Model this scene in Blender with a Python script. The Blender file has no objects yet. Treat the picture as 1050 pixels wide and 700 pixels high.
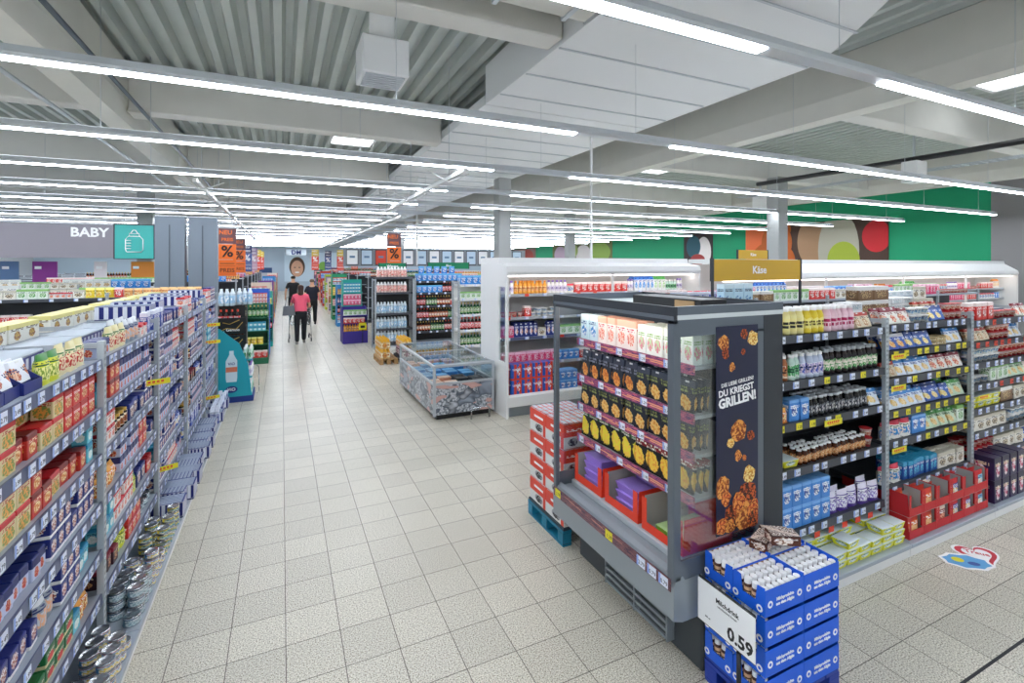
import bpy, bmesh, math, random
from mathutils import Vector, Matrix, Euler
R = random.Random(7)
PI = math.pi
sc = bpy.context.scene
C = sc.collection
H = 2.22

# ------------------------------------------------------------------ colours
def srgb(h):
    if isinstance(h, str):
        h = h.lstrip('#'); c = [int(h[i:i+2], 16)/255 for i in (0, 2, 4)]
    else: c = list(h)
    return tuple(((x/12.92) if x <= .04045 else ((x+.055)/1.055)**2.4) for x in c) + (1,)

def nm(name):
    m = bpy.data.materials.new(name); m.use_nodes = True
    nt = m.node_tree; b = nt.nodes['Principled BSDF']
    return m, nt, b
MC = {}
def mat(name, col, rough=.5, metal=0, emit=None, es=0, bump=0, noise=0, spec=.5):
    if name in MC: return MC[name]
    m, nt, b = nm(name)
    b.inputs['Base Color'].default_value = srgb(col)
    b.inputs['Roughness'].default_value = rough
    b.inputs['Metallic'].default_value = metal
    b.inputs['Specular IOR Level'].default_value = spec
    if emit:
        b.inputs['Emission Color'].default_value = srgb(emit); b.inputs['Emission Strength'].default_value = es
    if noise:
        tc = nt.nodes.new('ShaderNodeTexCoord'); n = nt.nodes.new('ShaderNodeTexNoise')
        n.inputs['Scale'].default_value = 3; n.inputs['Detail'].default_value = 6
        nt.links.new(tc.outputs['Object'], n.inputs['Vector'])
        mx = nt.nodes.new('ShaderNodeMix'); mx.data_type = 'RGBA'
        c = srgb(col)
        mx.inputs[6].default_value = tuple(x*(1-noise) for x in c[:3])+(1,)
        mx.inputs[7].default_value = tuple(min(1, x*(1+noise)) for x in c[:3])+(1,)
        nt.links.new(n.outputs['Fac'], mx.inputs[0]); nt.links.new(mx.outputs[2], b.inputs['Base Color'])
    MC[name] = m
    return m

# packaging print: one node group, parameters per product
def make_print_group():
    g = bpy.data.node_groups.new('packaging_print', 'ShaderNodeTree')
    I = g.interface
    def sock(n, t, d):
        s = I.new_socket(n, in_out='INPUT', socket_type=t); s.default_value = d
    for n in ('Base', 'Band', 'Blob', 'BlobB', 'Text', 'Stripe'): sock(n, 'NodeSocketColor', (1, 1, 1, 1))
    for n, d in (('BandLo', .8), ('BandHi', 1.1), ('Cx', .5), ('Cz', .4), ('Rx', .3), ('Rz', .2), ('TLo', .6), ('THi', .75), ('Seed', 0), ('StripeN', 0), ('StripeHi', 1), ('Grain', 9)): sock(n, 'NodeSocketFloat', d)
    I.new_socket('Color', in_out='OUTPUT', socket_type='NodeSocketColor')
    N = g.nodes; L = g.links
    gi = N.new('NodeGroupInput'); go = N.new('NodeGroupOutput')
    def M(op, a, b=None, c=None):
        n = N.new('ShaderNodeMath'); n.operation = op
        for k, v in enumerate((a, b, c)):
            if v is None: continue
            if isinstance(v, (int, float)): n.inputs[k].default_value = v
            else: L.new(v, n.inputs[k])
        return n.outputs[0]
    def MX(f, a, b):
        n = N.new('ShaderNodeMix'); n.data_type = 'RGBA'
        L.new(f, n.inputs[0]); L.new(a, n.inputs[6]); L.new(b, n.inputs[7]); return n.outputs[2]
    o = gi.outputs
    tc = N.new('ShaderNodeTexCoord'); sp = N.new('ShaderNodeSeparateXYZ'); L.new(tc.outputs['Generated'], sp.inputs[0])
    x, y, v = sp.outputs
    u = M('FRACT', M('ADD', M('MULTIPLY', x, .998), M('MULTIPLY', y, .998)))
    oi = N.new('ShaderNodeObjectInfo')
    # stripes
    st = M('GREATER_THAN', M('FRACT', M('MULTIPLY', u, o['StripeN'])), .5)
    st = M('MULTIPLY', st, M('GREATER_THAN', o['StripeN'], .5)); st = M('MULTIPLY', st, M('MULTIPLY', M('LESS_THAN', v, o['StripeHi']), M('GREATER_THAN', v, .12)))
    col = MX(st, o['Base'], o['Stripe'])
    bd = M('MULTIPLY', M('GREATER_THAN', v, o['BandLo']), M('LESS_THAN', v, o['BandHi']))
    col = MX(bd, col, o['Band'])
    e = M('ADD', M('POWER', M('ABSOLUTE', M('DIVIDE', M('SUBTRACT', u, o['Cx']), o['Rx'])), 2), M('POWER', M('ABSOLUTE', M('DIVIDE', M('SUBTRACT', v, o['Cz']), o['Rz'])), 2))
    ns = N.new('ShaderNodeTexNoise'); ns.noise_dimensions = '4D'; L.new(tc.outputs['Generated'], ns.inputs['Vector'])
    L.new(o['Seed'], ns.inputs['W']); L.new(o['Grain'], ns.inputs['Scale']); ns.inputs['Detail'].default_value = 2
    nf = ns.outputs['Fac']
    e = M('ADD', e, M('MULTIPLY', M('SUBTRACT', nf, .5), 1.6))
    bm_ = M('LESS_THAN', e, 1)
    bc = MX(M('GREATER_THAN', nf, .5), o['Blob'], o['BlobB'])
    col = MX(bm_, col, bc)
    # lettering-like rows
    tv = M('DIVIDE', M('SUBTRACT', v, o['TLo']), M('SUBTRACT', o['THi'], o['TLo']))
    ti = M('MULTIPLY', M('GREATER_THAN', tv, 0), M('LESS_THAN', tv, 1))
    row = M('FLOOR', M('MULTIPLY', tv, 2)); rin = M('LESS_THAN', M('FRACT', M('MULTIPLY', tv, 2)), .7)
    cv = N.new('ShaderNodeCombineXYZ'); L.new(M('MULTIPLY', u, 16), cv.inputs[0]); L.new(M('ADD', row, o['Seed']), cv.inputs[1])
    n2 = N.new('ShaderNodeTexNoise'); L.new(cv.outputs[0], n2.inputs['Vector']); n2.inputs['Scale'].default_value = 1; n2.inputs['Detail'].default_value = 0
    tm = M('MULTIPLY', M('GREATER_THAN', n2.outputs['Fac'], .45), M('MULTIPLY', ti, rin))
    tm = M('MULTIPLY', tm, M('MULTIPLY', M('GREATER_THAN', u, .12), M('LESS_THAN', u, .88)))
    col = MX(tm, col, o['Text'])
    L.new(col, go.inputs[0])
    return g
PG = make_print_group()
PM = {}
def pm(name, base, band=None, blob=None, blobb=None, text=None, stripe=None, bandv=(.78, 1.1), c=(.5, .38), r=(.33, .22), tv=(.62, .76), sn=0, shi=1.0, rough=.4, grain=9):
    if name in PM: return PM[name]
    if blob is None: c = (9, 9); r = (.1, .1)
    if text is None: tv = (2, 3)
    m, nt, b = nm(name)
    g = nt.nodes.new('ShaderNodeGroup'); g.node_tree = PG
    I = g.inputs
    I['Base'].default_value = srgb(base); I['Band'].default_value = srgb(band or base)
    I['Blob'].default_value = srgb(blob or base); I['BlobB'].default_value = srgb(blobb or blob or base)
    I['Text'].default_value = srgb(text or '#ffffff'); I['Stripe'].default_value = srgb(stripe or base)
    I['BandLo'].default_value, I['BandHi'].default_value = bandv
    I['Cx'].default_value, I['Cz'].default_value = c; I['Rx'].default_value, I['Rz'].default_value = r
    I['TLo'].default_value, I['THi'].default_value = tv
    I['StripeN'].default_value = sn; I['StripeHi'].default_value = shi; I['Seed'].default_value = len(PM)*1.37; I['Grain'].default_value = grain
    nt.links.new(g.outputs[0], b.inputs['Base Color']); b.inputs['Roughness'].default_value = rough
    PM[name] = m
    return m

# ------------------------------------------------------------------ mesh building
class MB:
    def __init__(s): s.bm = bmesh.new(); s.mats = []
    def mi(s, m):
        if m not in s.mats: s.mats.append(m)
        return s.mats.index(m)
    def box(s, x0, y0, z0, x1, y1, z1, m, bev=0):
        v = [s.bm.verts.new(p) for p in ((x0,y0,z0),(x1,y0,z0),(x1,y1,z0),(x0,y1,z0),(x0,y0,z1),(x1,y0,z1),(x1,y1,z1),(x0,y1,z1))]
        k = s.mi(m); fs = []
        for q in ((0,3,2,1),(4,5,6,7),(0,1,5,4),(1,2,6,5),(2,3,7,6),(3,0,4,7)):
            f = s.bm.faces.new([v[i] for i in q]); f.material_index = k; fs.append(f)
        if bev:
            es = list({e for f in fs for e in f.edges})
            bmesh.ops.bevel(s.bm, geom=es, offset=bev, segments=1, affect='EDGES', profile=.5)
        return s
    def quad(s, pts, m):
        f = s.bm.faces.new([s.bm.verts.new(p) for p in pts]); f.material_index = s.mi(m); return s
    def prism(s, pts, m, axis='z', a=0, b=1):
        """polygon pts (2D) extruded along axis from a to b"""
        def P(p, t):
            return {'z': (p[0], p[1], t), 'y': (p[0], t, p[1]), 'x': (t, p[0], p[1])}[axis]
        lo = [s.bm.verts.new(P(p, a)) for p in pts]; hi = [s.bm.verts.new(P(p, b)) for p in pts]
        k = s.mi(m); n = len(pts)
        fs = [s.bm.faces.new(lo), s.bm.faces.new(hi)]
        for i in range(n): fs.append(s.bm.faces.new((lo[i], lo[(i+1) % n], hi[(i+1) % n], hi[i])))
        for f in fs: f.material_index = k
        bmesh.ops.recalc_face_normals(s.bm, faces=fs)
        return s
    def lathe(s, prof, mats, seg=12, at=(0, 0, 0), cap=True):
        """prof [(r,z)], mats: material or list per segment"""
        rings = []
        for r, z in prof:
            rings.append([s.bm.verts.new((at[0]+r*math.cos(2*PI*i/seg), at[1]+r*math.sin(2*PI*i/seg), at[2]+z)) for i in range(seg)])
        fs = []
        for k in range(len(prof)-1):
            m = mats[k] if isinstance(mats, (list, tuple)) else mats
            for i in range(seg):
                f = s.bm.faces.new((rings[k][i], rings[k][(i+1) % seg], rings[k+1][(i+1) % seg], rings[k+1][i])); f.material_index = s.mi(m); f.smooth = True; fs.append(f)
        if cap:
            f = s.bm.faces.new(rings[0][::-1]); f.material_index = s.mi(mats[0] if isinstance(mats, (list, tuple)) else mats)
            f = s.bm.faces.new(rings[-1]); f.material_index = s.mi(mats[-1] if isinstance(mats, (list, tuple)) else mats)
        return s
    def tube(s, pts, r, m, seg=6):
        pts = [Vector(p) for p in pts]; rings = []
        for i, p in enumerate(pts):
            d = (pts[min(i+1, len(pts)-1)]-pts[max(i-1, 0)]).normalized()
            up = Vector((0, 0, 1)) if abs(d.z) < .9 else Vector((1, 0, 0))
            a = d.cross(up).normalized(); b = d.cross(a)
            rings.append([s.bm.verts.new(p+a*r*math.cos(2*PI*j/seg)+b*r*math.sin(2*PI*j/seg)) for j in range(seg)])
        k = s.mi(m); fs = []
        for i in range(len(pts)-1):
            for j in range(seg):
                f = s.bm.faces.new((rings[i][j], rings[i][(j+1) % seg], rings[i+1][(j+1) % seg], rings[i+1][j])); f.smooth = True; fs.append(f)
        fs.append(s.bm.faces.new(rings[0])); fs.append(s.bm.faces.new(rings[-1]))
        for f in fs: f.material_index = k
        bmesh.ops.recalc_face_normals(s.bm, faces=fs)
        return s
    def add_mesh(s, me, m, mtx):
        n0 = len(s.bm.verts); f0 = len(s.bm.faces)
        s.bm.from_mesh(me); s.bm.verts.ensure_lookup_table(); s.bm.faces.ensure_lookup_table()
        for v in s.bm.verts[n0:]: v.co = mtx @ v.co
        k = s.mi(m)
        for f in s.bm.faces[f0:]: f.material_index = k
        return s
    def mesh(s, name):
        me = bpy.data.meshes.new(name); s.bm.to_mesh(me); s.bm.free()
        for m in s.mats: me.materials.append(m)
        return me
    def obj(s, name, parent=None, loc=(0, 0, 0), rz=0):
        return link(name, s.mesh(name), parent, loc, rz)

def link(name, me, parent=None, loc=(0, 0, 0), rz=0):
    o = bpy.data.objects.new(name, me); C.objects.link(o)
    o.location = loc
    if rz: o.rotation_euler = (0, 0, rz)
    if parent: o.parent = parent
    return o
USED = {}
def tag(o, label, cat, group=None):
    n = len(label.replace(',', ' ').split())
    if n > 16 or n < 4: print('LABEL LENGTH', n, label)
    if label in USED and not (group and USED[label] == group): print('DUP LABEL', label)
    USED[label] = group
    o['label'] = label; o['category'] = cat
    if group: o['group'] = group
    return o
def thing(name, label, cat, loc=(0, 0, 0), rz=0, group=None):
    o = bpy.data.objects.new(name, None); C.objects.link(o); o.location = loc; o.rotation_euler = (0, 0, rz)
    o.empty_display_size = .1
    return tag(o, label, cat, group)
def struct(o): o['kind'] = 'structure'; return o
ORD = ['first', 'second', 'third', 'fourth', 'fifth', 'sixth', 'seventh', 'eighth', 'ninth', 'tenth', 'eleventh', 'twelfth', 'thirteenth', 'fourteenth', 'fifteenth', 'sixteenth', 'seventeenth', 'eighteenth', 'nineteenth', 'twentieth'] + ['%dth' % i for i in range(21, 60)]
NUM = ['zero', 'one', 'two', 'three', 'four', 'five', 'six', 'seven', 'eight', 'nine', 'ten', 'eleven', 'twelve', 'thirteen', 'fourteen', 'fifteen', 'sixteen', 'seventeen', 'eighteen', 'nineteen', 'twenty'] + [str(i) for i in range(21, 60)]

TXT = {}
def text_me(s, size=.1, bold=0.0, ext=.001, align='CENTER', shear=0):
    key = (s, size, bold, ext, align)
    if key in TXT: return TXT[key]
    cu = bpy.data.curves.new('lettering', 'FONT'); cu.body = s; cu.size = size; cu.extrude = ext; cu.offset = bold*size
    cu.align_x = align; cu.align_y = 'CENTER'; cu.resolution_u = 2; cu.shear = shear
    o = bpy.data.objects.new('lettering', cu); C.objects.link(o)
    dg = bpy.context.evaluated_depsgraph_get(); dg.update()
    me = bpy.data.meshes.new_from_object(o.evaluated_get(dg)); me.materials.clear()
    bpy.data.objects.remove(o); bpy.data.curves.remove(cu)
    TXT[key] = me
    return me
UP = Matrix.Rotation(PI/2, 4, 'X')   # text plane -> faces -Y
def addtext(mb, s, x, y, z, size, m, bold=0.0, align='CENTER', shear=0):
    mb.add_mesh(text_me(s, size, bold, align=align, shear=shear), m, Matrix.Translation((x, y, z)) @ UP)

# ------------------------------------------------------------------ shared materials
M_white = mat('white_coated_metal', '#e6e7e6', .4)
M_wgrey = mat('light_grey_steel', '#b9bfc4', .35, .3)
M_shelf = mat('grey_shelf_steel', '#a4adb8', .4, .2)
M_strip_blue = mat('blue_grey_price_rail', '#565f7c', .35)
M_strip_dark = mat('dark_grey_price_rail', '#3f434b', .35)
M_dark = mat('anthracite_metal', '#34383d', .45)
M_greyblue = mat('slate_grey_metal', '#5c646d', .4, .3)
M_black = mat('black_plastic', '#17181a', .4)
M_tag = mat('price_card_paper', '#dfe6f4', .5)
M_tagb = mat('price_card_blue', '#8fabe8', .5)
M_ink = mat('printed_ink_black', '#15161c', .6)
M_yel = mat('promotion_yellow', '#e6dc2c', .5)
M_red = mat('promotion_red', '#e0482f', .5)
M_wpaint = mat('white_print', '#f7f7f7', .5)
M_card = mat('brown_cardboard', '#a98a62', .8)
M_chrome = mat('brushed_chrome', '#c9ccd0', .25, 1)

def slot_mat():
    m, nt, b = nm('slotted_upright_steel')
    tc = nt.nodes.new('ShaderNodeTexCoord'); sp = nt.nodes.new('ShaderNodeSeparateXYZ'); nt.links.new(tc.outputs['Object'], sp.inputs[0])
    def M(op, a, b_):
        n = nt.nodes.new('ShaderNodeMath'); n.operation = op
        for k, v in enumerate((a, b_)):
            if v is None: continue
            if isinstance(v, (int, float)): n.inputs[k].default_value = v
            else: nt.links.new(v, n.inputs[k])
        return n.outputs[0]
    f = M('LESS_THAN', M('FRACT', M('MULTIPLY', sp.outputs[2], 28), None), .45)
    c = M('LESS_THAN', M('ABSOLUTE', M('SUBTRACT', M('ABSOLUTE', sp.outputs[0], None), .009), None), .003)
    f = M('MULTIPLY', f, c)
    mx = nt.nodes.new('ShaderNodeMix'); mx.data_type = 'RGBA'; nt.links.new(f, mx.inputs[0])
    mx.inputs[6].default_value = srgb('#b4bcc2'); mx.inputs[7].default_value = srgb('#3b3f44')
    nt.links.new(mx.outputs[2], b.inputs['Base Color']); b.inputs['Roughness'].default_value = .4; b.inputs['Metallic'].default_value = .2
    return m
M_slot = slot_mat()

def glass_mat(name='thin_clear_glass', tint='#f6fafa', fac=.04):
    m = bpy.data.materials.new(name); m.use_nodes = True; nt = m.node_tree; nt.nodes.clear()
    o = nt.nodes.new('ShaderNodeOutputMaterial'); mx = nt.nodes.new('ShaderNodeMixShader'); t = nt.nodes.new('ShaderNodeBsdfTransparent'); g = nt.nodes.new('ShaderNodeBsdfGlossy')
    t.inputs[0].default_value = srgb(tint); g.inputs['Roughness'].default_value = .03
    lw = nt.nodes.new('ShaderNodeLayerWeight'); lw.inputs[0].default_value = .25
    ad = nt.nodes.new('ShaderNodeMath'); ad.operation = 'MULTIPLY_ADD'; ad.inputs[1].default_value = .3; ad.inputs[2].default_value = fac; ad.use_clamp = True
    nt.links.new(lw.outputs['Fresnel'], ad.inputs[0]); nt.links.new(ad.outputs[0], mx.inputs[0])
    nt.links.new(t.outputs[0], mx.inputs[1]); nt.links.new(g.outputs[0], mx.inputs[2]); nt.links.new(mx.outputs[0], o.inputs[0])
    return m
M_glass = glass_mat()

# ------------------------------------------------------------------ setting
def floor_mat():
    m, nt, b = nm('speckled_floor_tiles')
    N, L = nt.nodes, nt.links
    def M(op, a, b_=None, c=None):
        n = N.new('ShaderNodeMath'); n.operation = op
        for k, v in enumerate((a, b_, c)):
            if v is None: continue
            if isinstance(v, (int, float)): n.inputs[k].default_value = v
            else: L.new(v, n.inputs[k])
        return n.outputs[0]
    tc = N.new('ShaderNodeTexCoord'); sp = N.new('ShaderNodeSeparateXYZ'); L.new(tc.outputs['Object'], sp.inputs[0])
    ax = M('DIVIDE', M('SUBTRACT', sp.outputs[0], .022), .3); ay = M('DIVIDE', M('SUBTRACT', sp.outputs[1], .139), .3)
    fx, fy = M('FRACT', ax), M('FRACT', ay)
    dx = M('ABSOLUTE', M('SUBTRACT', M('FRACT', M('ADD', fx, .5)), .5)); dy = M('ABSOLUTE', M('SUBTRACT', M('FRACT', M('ADD', fy, .5)), .5))
    g = M('LESS_THAN', M('MINIMUM', M('MULTIPLY', dx, 1.0), dy), .0075)
    cv = N.new('ShaderNodeCombineXYZ'); L.new(M('FLOOR', ax), cv.inputs[0]); L.new(M('FLOOR', ay), cv.inputs[1])
    wn = N.new('ShaderNodeTexWhiteNoise'); wn.noise_dimensions = '2D'; L.new(cv.outputs[0], wn.inputs['Vector'])
    n1 = N.new('ShaderNodeTexNoise'); n1.inputs['Scale'].default_value = 130; n1.inputs['Detail'].default_value = 3; L.new(tc.outputs['Object'], n1.inputs['Vector'])
    rp = N.new('ShaderNodeValToRGB'); L.new(n1.outputs['Fac'], rp.inputs[0])
    e = rp.color_ramp.elements; e[0].position = .36; e[0].color = srgb('#8a8475'); e[1].position = .64; e[1].color = srgb('#e6e1d3')
    k = e.new(.5); k.color = srgb('#c9c3b3')
    n2 = N.new('ShaderNodeTexNoise'); n2.inputs['Scale'].default_value = .7; n2.inputs['Detail'].default_value = 5; L.new(tc.outputs['Object'], n2.inputs['Vector'])
    v = M('ADD', M('MULTIPLY', wn.outputs['Value'], .13), M('MULTIPLY', n2.outputs['Fac'], .25)); v = M('ADD', v, .78)
    mm = N.new('ShaderNodeMix'); mm.data_type = 'RGBA'; mm.blend_type = 'MULTIPLY'; mm.inputs[0].default_value = 1
    L.new(rp.outputs[0], mm.inputs[6]); cc = N.new('ShaderNodeCombineColor')
    for i in range(3): L.new(v, cc.inputs[i])
    L.new(cc.outputs[0], mm.inputs[7])
    mx = N.new('ShaderNodeMix'); mx.data_type = 'RGBA'; L.new(g, mx.inputs[0]); L.new(mm.outputs[2], mx.inputs[6]); mx.inputs[7].default_value = srgb('#5e5750')
    L.new(mx.outputs[2], b.inputs['Base Color'])
    L.new(M('ADD', M('MULTIPLY', g, .4), M('MULTIPLY_ADD', n1.outputs['Fac'], .15, .22)), b.inputs['Roughness'])
    bp = N.new('ShaderNodeBump'); bp.inputs['Strength'].default_value = .3; bp.inputs['Distance'].default_value = .002; L.new(M('SUBTRACT', 1, g), bp.inputs['Height']); L.new(bp.outputs[0], b.inputs['Normal'])
    return m
X0, X1, Y0, Y1, ZC = -16, 20.2, -7, 46, 5.55
struct(MB().box(X0, Y0, -.1, X1, Y1, 0, floor_mat()).obj('floor'))
M_wall = mat('pale_grey_wall_paint', '#c9ced2', .7)
M_wallf = mat('white_blue_far_wall_paint', '#b4c6d4', .7)
M_green = mat('emerald_wall_paint', '#0a9a6b', .6)
M_gwall = mat('dark_grey_wall_paint', '#8b898b', .7)
M_brown = mat('brown_metal_edge', '#4b4038', .6)
struct(MB().box(X0-.2, Y0, -.1, X0, Y1, ZC+.3, M_wall).obj('wall_left'))
struct(MB().box(X0, Y1, -.1, X1, Y1+.2, ZC+.3, M_wallf).obj('wall_back'))
struct(MB().box(X0, Y0-.2, -.1, X1, Y0, ZC+.3, M_wall).obj('wall_front'))
w = MB(); w.box(X1, Y0, -.1, X1+.2, 7.54, ZC+.3, M_gwall); w.box(X1, 7.54, -.1, X1+.2, Y1, ZC+.3, M_green); struct(w.obj('wall_right'))
# corrugated roof deck, ribs along Y
M_deck = mat('galvanised_roof_deck', '#b4bbb7', .5, .15, noise=.08)
d = MB(); k = d.mi(M_deck); pr = []
x = X0
while x < X1:
    pr += [(x, ZC), (x+.10, ZC), (x+.15, ZC+.14), (x+.25, ZC+.14)]; x += .30
SK = [(1.7, 13.5), (11.7, 4.0), (11.8, 13.2), (1.7, 22.5), (11.8, 22.5), (-7.5, 13.5), (-7.5, 22.5)]
bm = d.bm
va = [bm.verts.new((a, Y0, z)) for a, z in pr]; vb = [bm.verts.new((a, Y1, z)) for a, z in pr]
for i in range(len(pr)-1):
    f = bm.faces.new((va[i], va[i+1], vb[i+1], vb[i])); f.material_index = k
struct(d.obj('ceiling'))
struct(MB().box(X0, Y0, ZC+.16, X1, Y1, ZC+.3, M_deck).obj('ceiling'))
# skylights
M_sky = mat('daylight_skylight_panel', '#ffffff', .5, emit='#f2f8ff', es=3)
for i, (x, y) in enumerate(SK):
    fr = MB().box(x-.57, y-.57, ZC-.06, x-.5, y+.57, ZC-.005, M_white).box(x+.5, y-.57, ZC-.06, x+.57, y+.57, ZC-.005, M_white).box(x-.5, y-.57, ZC-.06, x+.5, y-.5, ZC-.005, M_white).box(x-.5, y+.5, ZC-.06, x+.5, y+.57, ZC-.005, M_white).obj('window_%d' % (i+1))
    struct(fr); p = MB().box(x-.5, y-.5, ZC-.03, x+.5, y+.5, ZC-.01, M_sky).obj('skylight_panel', fr)
# beams
M_beam = mat('painted_concrete_beam', '#cbcac2', .7, noise=.05)
M_beam2 = mat('painted_concrete_beam_light', '#d0cfc9', .7, noise=.05)
for bx in (-12.6, -2.8, 8.0, 18.2):
    b = MB(); b.prism([(bx, 5.54), (bx, 4.9), (bx+.08, 4.62), (bx+.42, 4.62), (bx+.5, 4.9), (bx+.5, 5.54)], M_beam, 'y', Y0, Y1); struct(b.obj('ceiling_beam'))
for by in (-.4, 5.06, 10.0, 15.6, 21.2, 26.8, 32.4, 38, 43.6):
    for x0, x1 in ((-12.1, -2.8), (-2.3, 3.06), (8.5, 18.2)) if by < 30 else ((-12.1, -2.8), (-2.3, 8.0), (8.5, 18.2)):
        b = MB(); zb = 4.93 if by == 5.06 and x1 == 3.06 else 4.78; b.box(x0, by, zb, x1, by+.35, 5.54, M_beam2, .015)
        b.box(x0, by-.04, zb-.04, x0+.25, by+.39, zb, M_beam)
        struct(b.obj('ceiling_beam'))
# long white soffit duct, with a taller near part
M_soff = mat('white_duct_sheet', '#dfe1e2', .5)
s = MB(); s.prism([(3.08, .4), (4.3, .4), (5.57, 2.87), (6.13, 3.63), (6.5, 4.2), (6.5, 7.58), (3.08, 7.58)], M_soff, 'z', 4.9, 5.54)
duct = s.obj('ventilation_duct'); tag(duct, 'broad white sheet metal duct casing under the roof, nearest the camera', 'duct')
j = MB()
for yy in (1.6, 2.5, 3.4, 4.3, 5.2, 6.1, 7.0):
    j.box(3.1, yy, 4.885, min(6.45, 3.9+yy*.62 if yy < 4 else 6.45), yy+.03, 4.9, M_wgrey)
for yy in (2.0, 4.6): j.box(3.06, yy, 4.92, 3.08, yy+.03, 5.5, M_wgrey)
j.obj('seam', duct)
s = MB(); s.box(3.08, 7.62, 4.9, 6.5, 30, 5.06, M_soff); duct2 = s.obj('ventilation_duct'); tag(duct2, 'flat white duct casing continuing towards the far wall', 'duct')
j = MB()
for i in range(24): j.box(3.1, 8.5+.9*i, 4.885, 6.48, 8.53+.9*i, 4.9, M_wgrey)
j.obj('seam', duct2)
# beige box duct near the top of the picture
b = MB(); b.box(.6, 3.7, 4.85, 3.0, 4.5, 5.45, M_beam, .03)
for xx in (1.1, 1.9, 2.7): b.box(xx, 3.68, 4.83, xx+.05, 4.52, 5.47, M_wgrey)
tag(b.obj('ventilation_duct'), 'beige rectangular duct joining the white duct casing on its left', 'duct')
# air outlet box
def diffuser(x, y, z0, sz, label):
    t = thing('air_diffuser', label, 'air diffuser', (x, y, z0))
    MB().box(-sz/2, -sz/2, 0, sz/2, sz/2, sz*.8, M_soff, .01).obj('casing', t)
    g = MB()
    for i in range(7): g.box(-sz*.42, -sz*.42+i*sz*.12, -.02, sz*.42, -sz*.42+i*sz*.12+.02, 0, M_wgrey)
    g.obj('grille', t)
    MB().lathe([(sz*.28, sz*.8), (sz*.28, ZC-z0)], M_soff, 20).obj('duct_pipe', t)
diffuser(1.02, 5.75-.15, 4.28, .5, 'white air outlet box on a round pipe, left of the white duct')
for i, (x, y) in enumerate(((12.4, 5.9), (14.0, 10.9))):
    t = thing('junction_box', ['white box hanging beside the black roof pipe, right side', 'white box hanging under the roof beyond the grey column'][i], 'box', (x, y, 4.0))
    MB().box(-.2, -.15, 0, .2, .15, .45, M_white, .01).obj('casing', t); MB().box(-.02, -.02, .45, .02, .02, ZC-4.0-.02, M_wgrey).obj('hanger', t)
# black pipe and mesh cable tray on the right
t = MB().tube([(12.2, 9.6, 4.5), (12.4, 5.0, 4.5), (12.5, 2.0, 4.55)], .06, M_black, 8); tag(t.obj('roof_pipe'), 'black pipe running under the roof above the cheese aisle', 'pipe')
t = MB()
for i in range(60):
    t.box(12.9, 2+i*.15, 4.33, 13.25, 2.012+i*.15, 4.342, M_wgrey)
for xx in (12.9, 13.02, 13.14, 13.25): t.box(xx, 2, 4.33, xx+.012, 11, 4.345, M_wgrey)
tag(t.obj('cable_tray'), 'galvanised wire cable tray running beside the black roof pipe', 'cable tray')
for i, (xa, za) in enumerate(((-2.05, 4.72), (-3.1, 4.6))):
    t = MB().tube([(xa, 3, za), (xa, 20, za)], .03, M_wgrey if i else M_greyblue, 6); tag(t.obj('roof_pipe'), ['slim grey pipe along the left roof girder', 'pale pipe on the outer side of the left roof girder'][i], 'pipe')
# columns
M_col = mat('grey_column_paint', '#9fa2a1', .6)
for x, y in ((13.1, 9.65), (5.9, 13.2), (-3.9, 19.0), (5.9, 27), (-4.2, 30), (13.1, 21)):
    struct(MB().box(x-.2, y-.2, 0, x+.2, y+.2, 4.76 if y not in (27, 30) else 4.76, M_col, .02).obj('column'))

# ------------------------------------------------------------------ suspended light rows
M_lamp = mat('fluorescent_tube_cover', '#ffffff', .4, emit='#eef4ff', es=20)
M_upfill = mat('added_uplight_glow', '#ffffff', .4, emit='#eef4ff', es=4)  # glow for strips added on top of the housings to brighten the ceiling
M_hous = mat('white_lamp_housing', '#d9dfe6', .35)
def light_row(y, x0, x1, label, gaps=((3.05, 4.45),), z=3.72):
    t = thing('strip_light', label, 'ceiling light', (0, y, z), 0, 'suspended light rows')
    b = MB(); b.prism([(-.052, 0), (.052, 0), (.062, .03), (.035, .09), (-.035, .09), (-.062, .03)], M_hous, 'x', x0, x1); b.obj('housing', t)
    segs = []; a = x0
    for g0, g1 in gaps: segs.append((a, g0)); a = g1
    segs.append((a, x1))
    for a, b_ in segs:
        e = MB(); e.box(a+.02, -.045, -.012, b_-.02, .045, -.0005, M_lamp); e.obj('lamp_cover', t); u = MB().box(a+.02, -.02, .0905, b_-.02, .02, .094, M_upfill); u.obj('added_uplight_strip', t)  # lower cover is the lamp; upper strip is an added ceiling fill
    w = x0+1.0; me = MB().tube([(0, 0, .095), (0, 0, ZC-z-.004)], .0035, M_wgrey, 4).mesh('suspension_wire')
    while w < x1: link('suspension_wire', me, t, (w, 0, 0)); w += 2.9
LO = ['nearest the camera', 'second from the camera', 'third from the camera', 'fourth from the camera'] 
for k in range(18):
    y = 2.35+2.4*k
    x1 = 19.4 if k > 1 else 19.8
    light_row(y, -14.5, x1, 'suspended white light row across the store, ' + (LO[k] if k < 4 else ORD[k] + ' from the camera'))

for k in (1, 2, 3): light_row(2.35-2.4*k, -14.5, 19.8, 'suspended white light row across the store, %s behind the camera' % ORD[k-1])

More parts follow.
